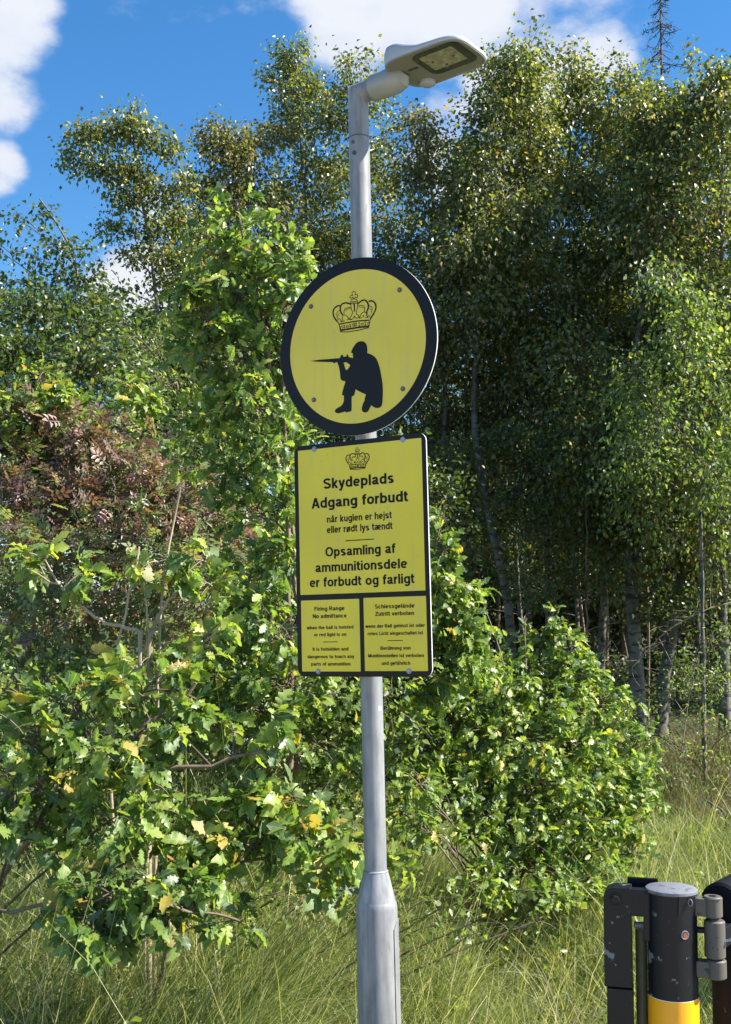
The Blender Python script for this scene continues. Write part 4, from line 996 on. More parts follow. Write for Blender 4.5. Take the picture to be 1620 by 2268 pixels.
# broad bush to the right of the pole
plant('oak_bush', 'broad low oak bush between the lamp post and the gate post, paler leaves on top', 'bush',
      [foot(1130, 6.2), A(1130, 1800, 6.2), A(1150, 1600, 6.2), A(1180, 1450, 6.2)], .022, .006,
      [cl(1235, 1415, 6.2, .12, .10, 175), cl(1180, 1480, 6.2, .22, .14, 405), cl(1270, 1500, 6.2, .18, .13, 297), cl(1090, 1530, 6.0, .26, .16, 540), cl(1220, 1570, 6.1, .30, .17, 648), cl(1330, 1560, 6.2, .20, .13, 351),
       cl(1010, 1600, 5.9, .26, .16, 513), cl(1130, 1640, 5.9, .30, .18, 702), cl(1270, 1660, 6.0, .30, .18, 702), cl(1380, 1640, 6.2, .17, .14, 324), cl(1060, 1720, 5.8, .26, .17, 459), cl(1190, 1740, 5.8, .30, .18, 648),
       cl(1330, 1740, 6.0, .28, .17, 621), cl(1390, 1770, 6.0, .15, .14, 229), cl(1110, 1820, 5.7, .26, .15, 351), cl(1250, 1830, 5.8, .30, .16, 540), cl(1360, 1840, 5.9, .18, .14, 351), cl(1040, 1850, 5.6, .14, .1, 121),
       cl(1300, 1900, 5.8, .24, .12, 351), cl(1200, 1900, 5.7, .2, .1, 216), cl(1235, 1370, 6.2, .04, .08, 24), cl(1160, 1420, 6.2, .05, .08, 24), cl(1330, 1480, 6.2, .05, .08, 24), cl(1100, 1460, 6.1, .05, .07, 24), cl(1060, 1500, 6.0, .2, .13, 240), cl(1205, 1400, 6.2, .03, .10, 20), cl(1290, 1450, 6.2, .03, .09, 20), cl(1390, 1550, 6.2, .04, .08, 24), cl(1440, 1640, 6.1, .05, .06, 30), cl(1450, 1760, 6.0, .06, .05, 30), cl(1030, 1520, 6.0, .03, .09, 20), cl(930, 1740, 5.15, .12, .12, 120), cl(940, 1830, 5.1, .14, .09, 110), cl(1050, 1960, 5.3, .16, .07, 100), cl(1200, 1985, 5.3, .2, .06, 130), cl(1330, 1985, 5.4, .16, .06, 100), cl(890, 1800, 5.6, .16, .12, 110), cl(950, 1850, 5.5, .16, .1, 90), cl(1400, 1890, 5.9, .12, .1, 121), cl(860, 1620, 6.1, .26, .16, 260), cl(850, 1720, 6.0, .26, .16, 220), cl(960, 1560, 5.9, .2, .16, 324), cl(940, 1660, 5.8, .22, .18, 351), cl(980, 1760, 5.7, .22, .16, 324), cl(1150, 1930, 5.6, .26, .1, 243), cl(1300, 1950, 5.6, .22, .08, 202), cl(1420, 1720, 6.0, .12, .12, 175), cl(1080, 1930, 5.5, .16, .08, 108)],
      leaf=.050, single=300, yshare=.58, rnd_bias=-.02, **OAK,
      trunks=[[foot(1150, 6.2), A(1250, 1750, 6.0), A(1340, 1660, 6.1)], [foot(1120, 6.1), A(1080, 1780, 5.9), A(1020, 1640, 5.9)]])
# big low branches in the lower left
plant('oak_bush', 'low oak branches with large dark lobed leaves spreading over the grass at lower left', 'bush',
      [foot(-260, 4.3), A(-120, 1800, 4.1), A(80, 1750, 4.0), A(200, 1640, 3.95)], .013, .006,
      [cl(160, 1560, 4.0, 0.231, 0.105, 101), cl(300, 1540, 4.0, 0.21, 0.0945, 92), cl(60, 1640, 3.9, 0.21, 0.126, 110), cl(220, 1660, 3.9, 0.252, 0.126, 138), cl(370, 1600, 4.0, 0.168, 0.0945, 72), cl(420, 1530, 4.05, 0.105, 0.084, 46), cl(310, 1700, 3.9, 0.168, 0.126, 82),
       cl(120, 1760, 3.85, 0.252, 0.137, 138), cl(240, 1820, 3.8, 0.189, 0.137, 92), cl(40, 1860, 3.8, 0.189, 0.147, 92), cl(520, 1620, 4.0, 0.147, 0.0735, 35), cl(600, 1600, 3.95, 0.0735, 0.0945, 23), cl(320, 1790, 3.85, 0.126, 0.105, 75), cl(330, 1880, 3.8, 0.126, 0.105, 62), cl(30, 1740, 3.8, 0.147, 0.126, 63)],
      leaf=.074, single=260, yshare=.38, **OAK,
      trunks=[[foot(-240, 4.3), A(100, 1780, 3.95), A(420, 1690, 3.95), A(580, 1660, 3.95)], [foot(-250, 4.3), A(100, 1700, 4.0), A(330, 1640, 4.0), A(430, 1520, 4.05)]])
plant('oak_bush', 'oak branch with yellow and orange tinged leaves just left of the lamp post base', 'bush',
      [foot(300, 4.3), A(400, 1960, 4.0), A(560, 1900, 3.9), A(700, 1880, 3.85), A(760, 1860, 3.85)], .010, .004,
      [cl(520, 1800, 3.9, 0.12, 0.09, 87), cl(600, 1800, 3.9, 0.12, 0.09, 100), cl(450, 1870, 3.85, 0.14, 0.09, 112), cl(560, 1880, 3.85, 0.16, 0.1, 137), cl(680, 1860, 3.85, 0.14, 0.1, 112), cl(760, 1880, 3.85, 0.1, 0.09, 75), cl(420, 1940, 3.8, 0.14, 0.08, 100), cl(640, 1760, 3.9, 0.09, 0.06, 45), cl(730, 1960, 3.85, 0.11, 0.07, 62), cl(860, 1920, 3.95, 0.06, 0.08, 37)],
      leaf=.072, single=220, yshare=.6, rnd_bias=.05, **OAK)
plant('oak_bush', 'lowest oak branch with glaucous drooping leaves hanging over the pale grass', 'bush',
      [foot(-260, 4.2), A(-20, 2010, 3.7), A(160, 2000, 3.65), A(300, 1990, 3.6), A(420, 2020, 3.6)], .010, .004,
      [cl(150, 2000, 3.65, 0.126, 0.063, 85), cl(240, 1990, 3.6, 0.126, 0.0735, 107), cl(300, 2040, 3.6, 0.105, 0.084, 91), cl(200, 2070, 3.6, 0.105, 0.063, 71), cl(370, 2030, 3.6, 0.105, 0.0525, 62), cl(440, 2000, 3.65, 0.084, 0.0525, 50), cl(290, 1950, 3.6, 0.0735, 0.0525, 33), cl(530, 2040, 3.7, 0.084, 0.0525, 42), cl(420, 1960, 3.7, 0.084, 0.0525, 39)],
      leaf=.072, single=200, yshare=.12, **OAK)
# sparse oak with bare pale stems in front of the roses
plant('oak_bush', 'sparse oak with pale forked stems and few yellow green leaves before the rose shrub', 'bush',
      [foot(320, 4.3), A(325, 1540, 4.3), A(328, 1400, 4.3), A(322, 1290, 4.3)], .008, .004,
      [cl(100, 1240, 4.3, .08, .07, 17), cl(60, 1260, 4.3, .07, .06, 8), cl(180, 1270, 4.3, .05, .07, 8), cl(270, 1300, 4.3, .09, .06, 18), cl(340, 1240, 4.3, .10, .07, 23), cl(400, 1290, 4.3, .09, .06, 17), cl(450, 1240, 4.3, .10, .05, 17), cl(470, 1300, 4.3, .05, .05, 8),
       cl(300, 1480, 4.25, .16, .08, 32), cl(430, 1470, 4.2, .14, .07, 31), cl(480, 1400, 4.3, .10, .06, 18), cl(380, 1420, 4.3, .1, .06, 15), cl(250, 1560, 4.1, .1, .07, 20)],
      leaf=.072, single=220, yshare=.75, rnd_bias=.06, kind='oak', mats=('oak', 'oak_yellow'), bark_m='pale_twig', twig_m='pale_twig', tw_leaves=8, tip_gather=True, jitter=.03, droop=.1, up=.5, twig_r=.0028,
      trunks=[[A(322, 1400, 4.3), A(230, 1380, 4.3), A(170, 1330, 4.3), A(110, 1290, 4.3)], [A(326, 1420, 4.3), A(370, 1330, 4.3), A(420, 1270, 4.3)], [foot(335, 4.35), A(350, 1500, 4.35), A(365, 1300, 4.35), A(395, 1085, 4.35)], [foot(250, 4.3), A(252, 1500, 4.3), A(270, 1340, 4.3), A(310, 1205, 4.3)]])
# yellow-green oak shoots poking up far left
plant('oak_sapling', 'small yellow green oak shoots rising above the red leaved shrub at far left', 'tree',
      [foot(120, 6.0), A(120, 1200, 6.0), A(110, 1000, 6.0), A(90, 830, 6.0)], .012, .004,
      [cl(85, 835, 6.0, .13, .08, 90), cl(60, 900, 6.0, .2, .14, 200), cl(130, 910, 6.0, .2, .14, 180), cl(180, 1000, 6.1, .2, .15, 160), cl(50, 990, 6.0, .2, .15, 160)],
      leaf=.070, single=120, yshare=.7, rnd_bias=.06, **OAK)
plant('oak_sapling', 'green oak shoot standing left of the tall young oak, above the small leaved shrub', 'tree',
      [foot(280, 6.7), A(280, 1200, 6.7), A(275, 1000, 6.7), A(280, 840, 6.7)], .012, .004,
      [cl(285, 850, 6.7, .13, .08, 80), cl(300, 900, 6.7, .16, .11, 120), cl(220, 920, 6.7, .16, .12, 120), cl(260, 980, 6.7, .2, .14, 150)],
      leaf=.068, single=110, yshare=.5, rnd_bias=.05, **OAK)

ROSE = dict(kind='rose', tw_leaves=8, droop=.15, jitter=.05, up=.55, twig_r=.0025)
plant('rose_shrub', 'large wild rose shrub with reddish purple leaves at the left edge', 'bush',
      [foot(120, 6.00), A(110, 1300, 6.00), A(90, 1100, 6.00), A(60, 980, 6.00)], .016, .005,
      [cl(30, 950, 6.00, 0.24, 0.144, 138), cl(100, 930, 6.05, 0.168, 0.144, 75), cl(-20, 1010, 6.00, 0.264, 0.168, 138), cl(80, 1030, 6.00, 0.312, 0.168, 212), cl(180, 1010, 6.00, 0.264, 0.132, 138), cl(10, 1100, 5.95, 0.312, 0.18, 188), cl(130, 1110, 5.90, 0.312, 0.18, 238), cl(250, 1070, 6.00, 0.24, 0.144, 150),
       cl(330, 1130, 5.95, 0.24, 0.132, 162), cl(410, 1120, 6.00, 0.144, 0.084, 62), cl(430, 1180, 5.95, 0.144, 0.096, 62), cl(250, 1170, 5.90, 0.264, 0.156, 162), cl(560, 1225, 5.90, 0.132, 0.048, 28), cl(240, 960, 6.10, 0.12, 0.06, 25), cl(110, 880, 6.10, 0.072, 0.072, 18), cl(320, 1060, 6.0, .26, .15, 170), cl(400, 1110, 5.9, .24, .14, 160), cl(480, 1160, 5.9, .2, .12, 110), cl(340, 1180, 5.8, .26, .14, 150), cl(200, 960, 6.0, .2, .12, 100), cl(60, 1160, 5.8, .3, .15, 150), cl(530, 1210, 5.85, .14, .07, 50)],
      leaf=.118, single=300, mats=('rose_red', 'rose_green'), yshare=.38, bark_m='brown_bark', **ROSE,
      trunks=[[foot(150, 6.00), A(220, 1300, 5.95), A(330, 1180, 5.95), A(430, 1130, 5.95)]])
plant('rose_shrub', 'grey green lower rose shrub with small oval leaflets below the purple leaves', 'bush',
      [foot(200, 5.60), A(200, 1500, 5.60), A(190, 1300, 5.60)], .014, .005,
      [cl(40, 1200, 5.60, 0.303, 0.14, 175), cl(180, 1220, 5.60, 0.303, 0.152, 188), cl(330, 1230, 5.60, 0.28, 0.152, 162), cl(20, 1310, 5.55, 0.257, 0.163, 150), cl(150, 1350, 5.55, 0.303, 0.187, 188), cl(290, 1360, 5.60, 0.303, 0.187, 162), cl(410, 1310, 5.65, 0.233, 0.163, 138), cl(90, 1450, 5.50, 0.303, 0.152, 162), cl(480, 1250, 5.70, 0.187, 0.117, 75), cl(220, 1490, 5.40, 0.233, 0.14, 112), cl(400, 1400, 5.60, 0.233, 0.163, 100), cl(60, 1540, 5.40, 0.233, 0.14, 100)],
      leaf=.095, single=260, mats=('rose_green', 'rose_red'), yshare=.12, bark_m='brown_bark', **ROSE)

WIL = dict(kind='willow', mats=('willow', None), bark_m='brown_bark', twig_m='twig', tw_leaves=16, jitter=.05, droop=.12, up=.4, twig_r=.0028)
def shrub(label, fx, Y, tops, spec, n, leaf=.045, mats=None, **kw):
    d = dict(WIL); d.update(kw)
    if mats: d['mats'] = mats
    cls = [cl(px, py, Y + dy, rx, rz, int(n * rx * rz / .09)) for px, py, dy, rx, rz in spec]
    return plant('shrub', label, 'bush', [foot(fx, Y), A(fx, min(1300, tops + 300) if tops < 1300 else tops + 120, Y), A(fx, tops, Y)], .014, .005, cls, leaf=leaf, **d)
shrub('fine leaved olive shrub between the red rose shrub and the tall young oak', 400, 7.3, 850,
      [(370, 850, 0, .3, .2), (300, 950, 0, .34, .24), (440, 940, 0, .32, .26), (380, 1050, -.1, .36, .24), (500, 1060, 0, .3, .26), (480, 1160, -.1, .34, .26), (400, 1180, 0, .34, .26), (520, 1290, 0, .4, .28), (320, 760, .2, .3, .2), (560, 950, .3, .3, .3), (340, 1290, 0, .4, .3), (450, 1400, -.2, .4, .3)], 560, leaf=.040)
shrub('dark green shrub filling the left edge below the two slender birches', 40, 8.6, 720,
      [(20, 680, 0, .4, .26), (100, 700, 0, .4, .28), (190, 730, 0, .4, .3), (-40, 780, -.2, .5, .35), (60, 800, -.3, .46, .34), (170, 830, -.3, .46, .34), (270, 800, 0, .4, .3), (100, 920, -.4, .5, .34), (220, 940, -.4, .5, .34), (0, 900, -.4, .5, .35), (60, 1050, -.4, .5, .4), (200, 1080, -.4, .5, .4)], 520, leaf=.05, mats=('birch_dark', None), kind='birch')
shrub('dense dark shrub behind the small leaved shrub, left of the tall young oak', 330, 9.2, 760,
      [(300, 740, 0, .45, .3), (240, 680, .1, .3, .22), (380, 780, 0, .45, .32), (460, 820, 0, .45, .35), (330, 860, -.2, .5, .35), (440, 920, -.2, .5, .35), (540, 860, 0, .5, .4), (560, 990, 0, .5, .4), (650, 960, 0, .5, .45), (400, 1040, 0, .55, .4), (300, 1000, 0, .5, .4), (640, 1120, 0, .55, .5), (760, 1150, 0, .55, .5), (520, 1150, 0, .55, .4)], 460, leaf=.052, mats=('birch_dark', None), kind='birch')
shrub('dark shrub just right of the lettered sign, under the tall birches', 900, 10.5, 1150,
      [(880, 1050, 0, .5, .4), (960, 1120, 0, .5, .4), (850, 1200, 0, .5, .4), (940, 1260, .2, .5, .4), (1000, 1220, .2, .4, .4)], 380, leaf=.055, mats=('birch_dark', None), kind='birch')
shrub('ragged low undergrowth shrub at the foot of the birches by the right edge', 1560, 9.6, 1460,
      [(1470, 1640, -.3, .2, .1), (1560, 1660, -.3, .26, .12), (1620, 1620, -.2, .26, .14), (1490, 1720, -.6, .2, .1), (1590, 1740, -.6, .2, .12), (1440, 1700, -.5, .16, .1), (1590, 1420, 0, .28, .2), (1500, 1500, .2, .22, .16), (1580, 1520, 0, .28, .16), (1450, 1560, 0, .2, .12), (1630, 1480, 0, .2, .2), (1540, 1590, -.2, .3, .12), (1400, 1600, .1, .2, .08)], 330, leaf=.045)

shrub('bright green leafy undergrowth shrub behind the large leaved low oak at lower left', 150, 5.0, 1560,
      [(x, y, .2 * ((i * 7) % 3 - 1), .26, .16) for i, (x, y) in enumerate([(-20, 1500), (90, 1520), (200, 1540), (310, 1560), (20, 1600), (140, 1620), (260, 1640), (-20, 1690), (90, 1710), (210, 1720), (330, 1660), (20, 1790), (150, 1800), (270, 1760), (350, 1850), (60, 1880), (200, 1890)])], 620, leaf=.036, mats=('willow', None), kind='birch')
shrub('bright green leafy undergrowth shrub low between the large leaved oak and the lamp post', 600, 5.3, 1560,
      [(x, y, .2 * ((i * 7) % 3 - 1), .26, .16) for i, (x, y) in enumerate([(440, 1500), (550, 1520), (660, 1530), (760, 1540), (420, 1590), (530, 1610), (640, 1620), (750, 1640), (480, 1690), (600, 1700), (720, 1730), (860, 1650), (860, 1560), (420, 1790), (540, 1800), (660, 1810), (770, 1820), (480, 1880), (600, 1900), (720, 1910)])], 560, leaf=.036, mats=('willow', None), kind='birch')
shrub('straggling low leafy growth running into the grass left of the lamp post base', 420, 4.5, 1980,
      [(x, y, .12 * ((i * 7) % 3 - 1), .14, .07) for i, (x, y) in enumerate([(20, 2080), (90, 2140), (180, 2110), (330, 1990), (430, 2000), (520, 1980), (610, 1990), (700, 1980), (770, 2000), (270, 2170), (30, 2190), (900, 1990), (980, 2010), (1080, 2030), (1190, 2040), (560, 2050)])], 620, leaf=.030, mats=('willow', None), kind='birch')
shrub('broad leafy thicket shrub behind the sparse oak, low at left', 180, 7.6, 1250,
      [(x, y, .25 * ((i * 7) % 3 - 1), .42, .3) for i, (x, y) in enumerate([(-20, 1180), (120, 1160), (260, 1180), (40, 1290), (200, 1290), (340, 1300), (-20, 1400), (120, 1400), (280, 1410), (420, 1420), (40, 1500), (200, 1510), (360, 1520), (-10, 1590), (140, 1600), (300, 1600)])], 330, leaf=.050, mats=('willow', None), kind='birch')
shrub('broad leafy thicket shrub low behind the lamp post and the tall young oak', 640, 7.8, 1250,
      [(x, y, .25 * ((i * 7) % 3 - 1), .42, .3) for i, (x, y) in enumerate([(500, 1250), (640, 1230), (780, 1240), (900, 1290), (520, 1370), (660, 1360), (800, 1380), (930, 1400), (500, 1480), (640, 1480), (780, 1500), (900, 1520), (560, 1590), (720, 1600), (860, 1620)])], 330, leaf=.050, mats=('birch_dark', None), kind='birch')
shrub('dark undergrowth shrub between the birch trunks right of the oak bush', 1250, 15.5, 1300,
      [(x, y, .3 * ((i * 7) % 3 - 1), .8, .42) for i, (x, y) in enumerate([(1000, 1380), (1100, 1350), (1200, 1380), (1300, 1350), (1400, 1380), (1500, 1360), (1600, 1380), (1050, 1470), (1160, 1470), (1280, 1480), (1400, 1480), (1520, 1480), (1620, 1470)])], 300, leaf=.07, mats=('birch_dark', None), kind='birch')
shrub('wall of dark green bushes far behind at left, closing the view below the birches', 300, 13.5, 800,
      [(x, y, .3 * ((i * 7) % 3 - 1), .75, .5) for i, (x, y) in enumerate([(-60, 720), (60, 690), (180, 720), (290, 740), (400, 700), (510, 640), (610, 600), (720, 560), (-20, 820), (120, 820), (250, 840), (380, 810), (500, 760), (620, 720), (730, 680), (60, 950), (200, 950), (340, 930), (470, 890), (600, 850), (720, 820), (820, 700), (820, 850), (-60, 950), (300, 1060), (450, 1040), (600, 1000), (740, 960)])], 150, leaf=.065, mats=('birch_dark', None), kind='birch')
shrub('scrubby dark bushes added to deepen the shadow round the feet of the birch trunks at right', 1420, 12.3, 1500,
      [(x, y, .2 * ((i * 7) % 3 - 1), .34, .16) for i, (x, y) in enumerate([(1120, 1500), (1210, 1490), (1300, 1500), (1370, 1520), (1460, 1530), (1540, 1510), (1620, 1500), (1500, 1470), (1350, 1480), (1580, 1550)])], 380, leaf=.05, mats=('birch_dark', None), kind='birch')  # dark leaves added to stand for the shadow at the trunk feet
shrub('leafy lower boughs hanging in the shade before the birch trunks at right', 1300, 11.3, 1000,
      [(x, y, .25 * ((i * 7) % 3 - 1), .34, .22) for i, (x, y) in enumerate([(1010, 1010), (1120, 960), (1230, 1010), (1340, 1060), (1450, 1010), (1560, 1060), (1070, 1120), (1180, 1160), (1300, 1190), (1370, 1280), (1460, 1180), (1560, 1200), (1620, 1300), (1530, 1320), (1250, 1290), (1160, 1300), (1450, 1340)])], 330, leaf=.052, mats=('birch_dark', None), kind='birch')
# ------------------------------------------------------------------ birches
G = 'birches of the wood edge'
def birch(label, fx, Y, path, top, rad, z_lo_px, n, leaves, seed, mats=('birch', None), r0=.050, extra=None, leaf=.055, skip=False, **kw):
    tr = [foot(fx, Y)] + [A(px, py, Y) for px, py in path] + [A(top[0], top[1], Y)]
    leaves = leaves * 1.15
    top = (top[0], top[1] + 34) if not skip else top
    tr[-1] = A(top[0], top[1], Y)
    z1 = tr[-1][2]; z0 = at(top[0], z_lo_px, Y).z
    cls = [] if skip else auto_clumps(tr, z0, z1, rad, n, leaves, seed)
    cls += [cl(*e) for e in (extra or [])]
    d = dict(kind='birch', mats=mats, tw_leaves=20, jitter=.07, droop=.55, up=.25, leaf=leaf, twig_r=.003)
    d.update(kw)
    return plant('birch_tree', label, 'tree', tr, r0, .008, cls, group=G, **d)
# left: two slender ones with custom crowns against the sky
birch('leaning birch at left whose top heavy crown stands alone against the blue sky', 380, 12.5, [(365, 900), (345, 700), (345, 640), (330, 520), (300, 380)], (292, 225), .5, 600, 6, 0, 1, skip=True, r0=.05, mats=('birch', None), spread=.3,
      extra=[(292, 232, 12.5, .07, .11, 60), (270, 280, 12.5, .35, .16, 780), (190, 300, 12.4, .30, .16, 630), (160, 350, 12.4, .17, .13, 270), (330, 310, 12.5, .25, .16, 495), (220, 365, 12.4, .3, .14, 570), (300, 380, 12.5, .3, .18, 660), (380, 330, 12.5, .16, .12, 240), (270, 440, 12.5, .26, .17, 480), (350, 420, 12.5, .3, .2, 540), (400, 400, 12.5, .2, .16, 300),
             (250, 510, 12.5, .22, .15, 300), (330, 500, 12.5, .28, .18, 495), (400, 490, 12.6, .22, .2, 390), (290, 570, 12.5, .2, .15, 240), (360, 570, 12.5, .25, .18, 390), (420, 570, 12.6, .25, .2, 450), (390, 640, 12.6, .22, .16, 300), (260, 640, 12.6, .16, .08, 90)])
birch('slim dark birch with drooping twigs and white stem at the left edge of the picture', 200, 11.5, [(195, 900), (185, 760), (180, 640), (160, 540)], (90, 440), .5, 600, 6, 0, 2, skip=True, r0=.032, mats=('birch_dark', None),
      extra=[(90, 475, 11.5, .16, .10, 110), (30, 480, 11.5, .18, .10, 80), (120, 540, 11.5, .24, .15, 260), (60, 560, 11.5, .2, .12, 120), (150, 610, 11.5, .24, .14, 260), (90, 640, 11.5, .2, .12, 180), (190, 560, 11.5, .15, .12, 130), (20, 620, 11.5, .2, .1, 90), (200, 660, 11.5, .2, .14, 220), (140, 690, 11.5, .22, .13, 220), (-30, 540, 11.5, .2, .12, 80), (215, 600, 11.5, .1, .1, 60)])
# middle
birch('olive leaved birch between the lone leaning birch and the lamp post', 560, 13.5, [(560, 900), (545, 600)], (500, 262), .8, 900, 22, 5200, 3, mats=('birch_olive', None),
      extra=[(480, 330, 13.5, .35, .25, 420), (440, 420, 13.5, .3, .25, 360), (560, 330, 13.5, .35, .22, 420), (470, 290, 13.5, .3, .18, 300), (620, 300, 13.6, .35, .22, 420), (520, 420, 13.4, .4, .3, 500), (450, 520, 13.4, .35, .3, 420)])
birch('birch with a ragged top just left of the lamp post', 690, 14, [(690, 900), (680, 500)], (655, 75), .75, 900, 24, 5400, 4,
      extra=[(650, 130, 14, .26, .2, 240), (610, 180, 14, .26, .24, 240), (690, 200, 14, .3, .28, 320), (640, 260, 14, .35, .3, 420)])
birch('birch directly behind the upper pole', 790, 13.6, [(800, 900), (790, 500)], (775, 118), .75, 1000, 24, 5600, 5, mats=('birch', None), extra=[(740, 190, 13.6, .2, .14, 130), (800, 190, 13.6, .3, .2, 300), (740, 260, 13.6, .4, .3, 460)])
birch('olive birch in the back row, seen low between the leaning birch and the pole', 470, 15, [(470, 800)], (440, 470), .9, 950, 18, 4200, 6, mats=('birch_olive', None))
# right-hand wall of birches
birch('birch right under the lamp head with copper tinged twigs', 925, 12.6, [(990, 900), (970, 550)], (940, 215), .8, 1150, 26, 6600, 7, mats=('birch_olive', None), r0=.045)
birch('birch with the high rounded top right of the lamp head', 1130, 12.2, [(1140, 1380), (1085, 1150), (1050, 1000), (1048, 800), (1100, 500)], (1135, 78), .85, 760, 28, 7600, 8, r0=.055, extra=[(1130, 140, 12.2, .24, .2, 240), (1160, 220, 12.2, .4, .25, 420), (1090, 230, 12.2, .3, .22, 300)])
birch('birch with a pointed top rising in front of the small white cloud', 1220, 12.7, [(1215, 1200), (1205, 900), (1240, 500)], (1285, 92), .75, 900, 26, 6400, 9, r0=.045, extra=[(1285, 180, 12.7, .22, .2, 200), (1290, 250, 12.7, .35, .25, 380)])
birch('birch of medium height in the middle of the right hand wood', 1330, 12.4, [(1340, 1300), (1350, 900), (1345, 500)], (1380, 150), .85, 1200, 28, 7400, 10, r0=.045, mats=('birch', None))
birch('birch with pale banded trunk standing clear at the edge of the wood', 1418, 11.6, [(1412, 1480), (1398, 1300), (1392, 1150), (1400, 900), (1430, 600)], (1450, 185), .9, 1230, 30, 8200, 11, r0=.078, extra=[(1440, 260, 11.6, .4, .25, 460)])
birch('birch with a crooked brown trunk beside the pale banded one', 1468, 11.9, [(1462, 1540), (1485, 1420), (1522, 1290), (1500, 1180), (1496, 1080), (1508, 900), (1530, 600)], (1530, 190), .8, 1260, 26, 6800, 12, r0=.062, bark_m='birch_bark', extra=[(1530, 130, 11.9, .10, .06, 30)])
birch('birch at the right edge reaching high into the blue sky', 1612, 11.2, [(1605, 1400), (1598, 1200), (1600, 700)], (1598, 100), .9, 1250, 30, 8000, 13, r0=.05, extra=[(1600, 190, 11.2, .3, .25, 380), (1560, 260, 11.2, .35, .25, 380)])
birch('thin young birch with bright sunlit leaves in front of the wood at right', 1560, 9.9, [(1555, 1200), (1540, 900)], (1500, 560), .6, 1150, 18, 3600, 14, r0=.02, mats=('willow', None), leaf=.05)
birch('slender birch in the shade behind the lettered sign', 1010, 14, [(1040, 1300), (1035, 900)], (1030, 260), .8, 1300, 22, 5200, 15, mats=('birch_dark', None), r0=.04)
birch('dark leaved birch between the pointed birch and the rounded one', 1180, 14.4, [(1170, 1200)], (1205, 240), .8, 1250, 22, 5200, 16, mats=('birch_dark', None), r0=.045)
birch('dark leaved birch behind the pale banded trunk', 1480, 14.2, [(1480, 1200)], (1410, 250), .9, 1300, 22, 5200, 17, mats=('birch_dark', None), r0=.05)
# bare shaded stems inside the wood
G2 = 'thin shaded stems inside the wood'
ORD = 'first second third fourth fifth sixth seventh eighth ninth tenth eleventh twelfth thirteenth fourteenth'.split()
SX = [1290, 1316, 1345, 1170, 1236, 1600, 1545, 1385, 1440, 1030, 1105, 1255, 1510, 1400]
for i, (fx, Y, path, r0) in enumerate([(1290, 13, [(1285, 1450), (1275, 1300), (1270, 1150), (1262, 900)], .04), (1316, 13.2, [(1300, 1440), (1285, 1330), (1280, 1100)], .03), (1345, 14, [(1345, 1400), (1340, 1150)], .05), (1170, 13.5, [(1165, 1450), (1150, 1350), (1140, 1150), (1145, 900)], .05),
                                          (1236, 14, [(1232, 1400), (1225, 1200), (1222, 950)], .03), (1600, 11.6, [(1605, 1500), (1600, 1350), (1592, 1150)], .05), (1545, 14.5, [(1548, 1400), (1540, 1150)], .06), (1385, 15, [(1385, 1400), (1380, 1150)], .07), (1440, 13, [(1438, 1400), (1430, 1200), (1425, 1000)], .028),
                                          (1030, 13, [(1025, 1200), (1030, 1050), (1035, 900)], .028), (1105, 15, [(1105, 1300), (1100, 1000)], .05), (1255, 15, [(1258, 1400), (1250, 1100)], .06), (1510, 16, [(1510, 1400), (1505, 1100)], .06), (1400, 12.7, [(1396, 1480), (1380, 1400)], .02)]):
    tr = [foot(fx, Y)] + [A(px, py, Y) for px, py in path]
    r0 *= .65
    od = sorted(SX).index(fx); root = thing('tree_stem', tr[0], 'thin shaded bare stem inside the wood, %s from the left' % ORD[od], 'tree', G2)
    b = Vector(tr[0]); mb = MB(); T = interp_path(tr, 16); T[0, 2] -= .1
    mb.tube([tuple(p - np.array(b)) for p in T], list(np.linspace(r0, r0 * .6, 16)), 9); mb.build('trunk', M['brown_bark' if i % 3 else 'birch_bark'], root)
    TW0 = T[rng.integers(4, 14, 14)]; u = nrmz(rng.normal(0, 1, (14, 3)) * [1, 1, .35]); E_ = TW0 + u * rng.uniform(.3, .8, (14, 1))
    P = bez(TW0, (TW0 + E_) / 2 + [0, 0, .08], E_, 5) - np.array(b)
    link(bpy.data.objects.new('branch', tubes_mesh('branch', P, np.repeat(np.linspace(.006, .002, 5)[None], 14, 0), M['dead'], 3)), root)

# back rows: copies of three source trees, further into the wood
src = [o for o in COL.objects if o.name.startswith('birch_tree') and o.parent is None][-3:]
g_ = np.random.default_rng(5)
spots = [(-2.4, 17), (-1.3, 18.5), (-.2, 17), (.8, 18), (1.6, 16.5), (2.5, 16), (3.4, 17), (4.3, 16.2), (5.2, 15.6), (6.2, 15), (3.0, 18.6), (4.8, 18.4), (6.4, 17.6), (1.2, 20), (-3.2, 20), (5.8, 14), (7.2, 14.5), (.2, 15.2), (2.0, 20.5), (4.0, 21), (6, 20.5), (8, 17), (-4.5, 16), (-5.5, 18), (-6.8, 17), (-2.2, 22), (-4, 23), (0, 23), (2, 24), (4.4, 24), (7, 24), (2.9, 15.2), (3.8, 15.4), (1.3, 15.4), (2.2, 17.6), (4.2, 19.6)]
for i, (x, y) in enumerate(spots):
    s = g_.uniform(.62, .76)
    o = copy_tree(src[i % 3], (x, y, float(gz(x, y)) - .03), g_.uniform(0, 6.28), s * (.60 if x < -1 else 1),
                  'shaded dark leaved birch deeper in the wood behind the front row')
    o['group'] = 'birches deeper in the wood'

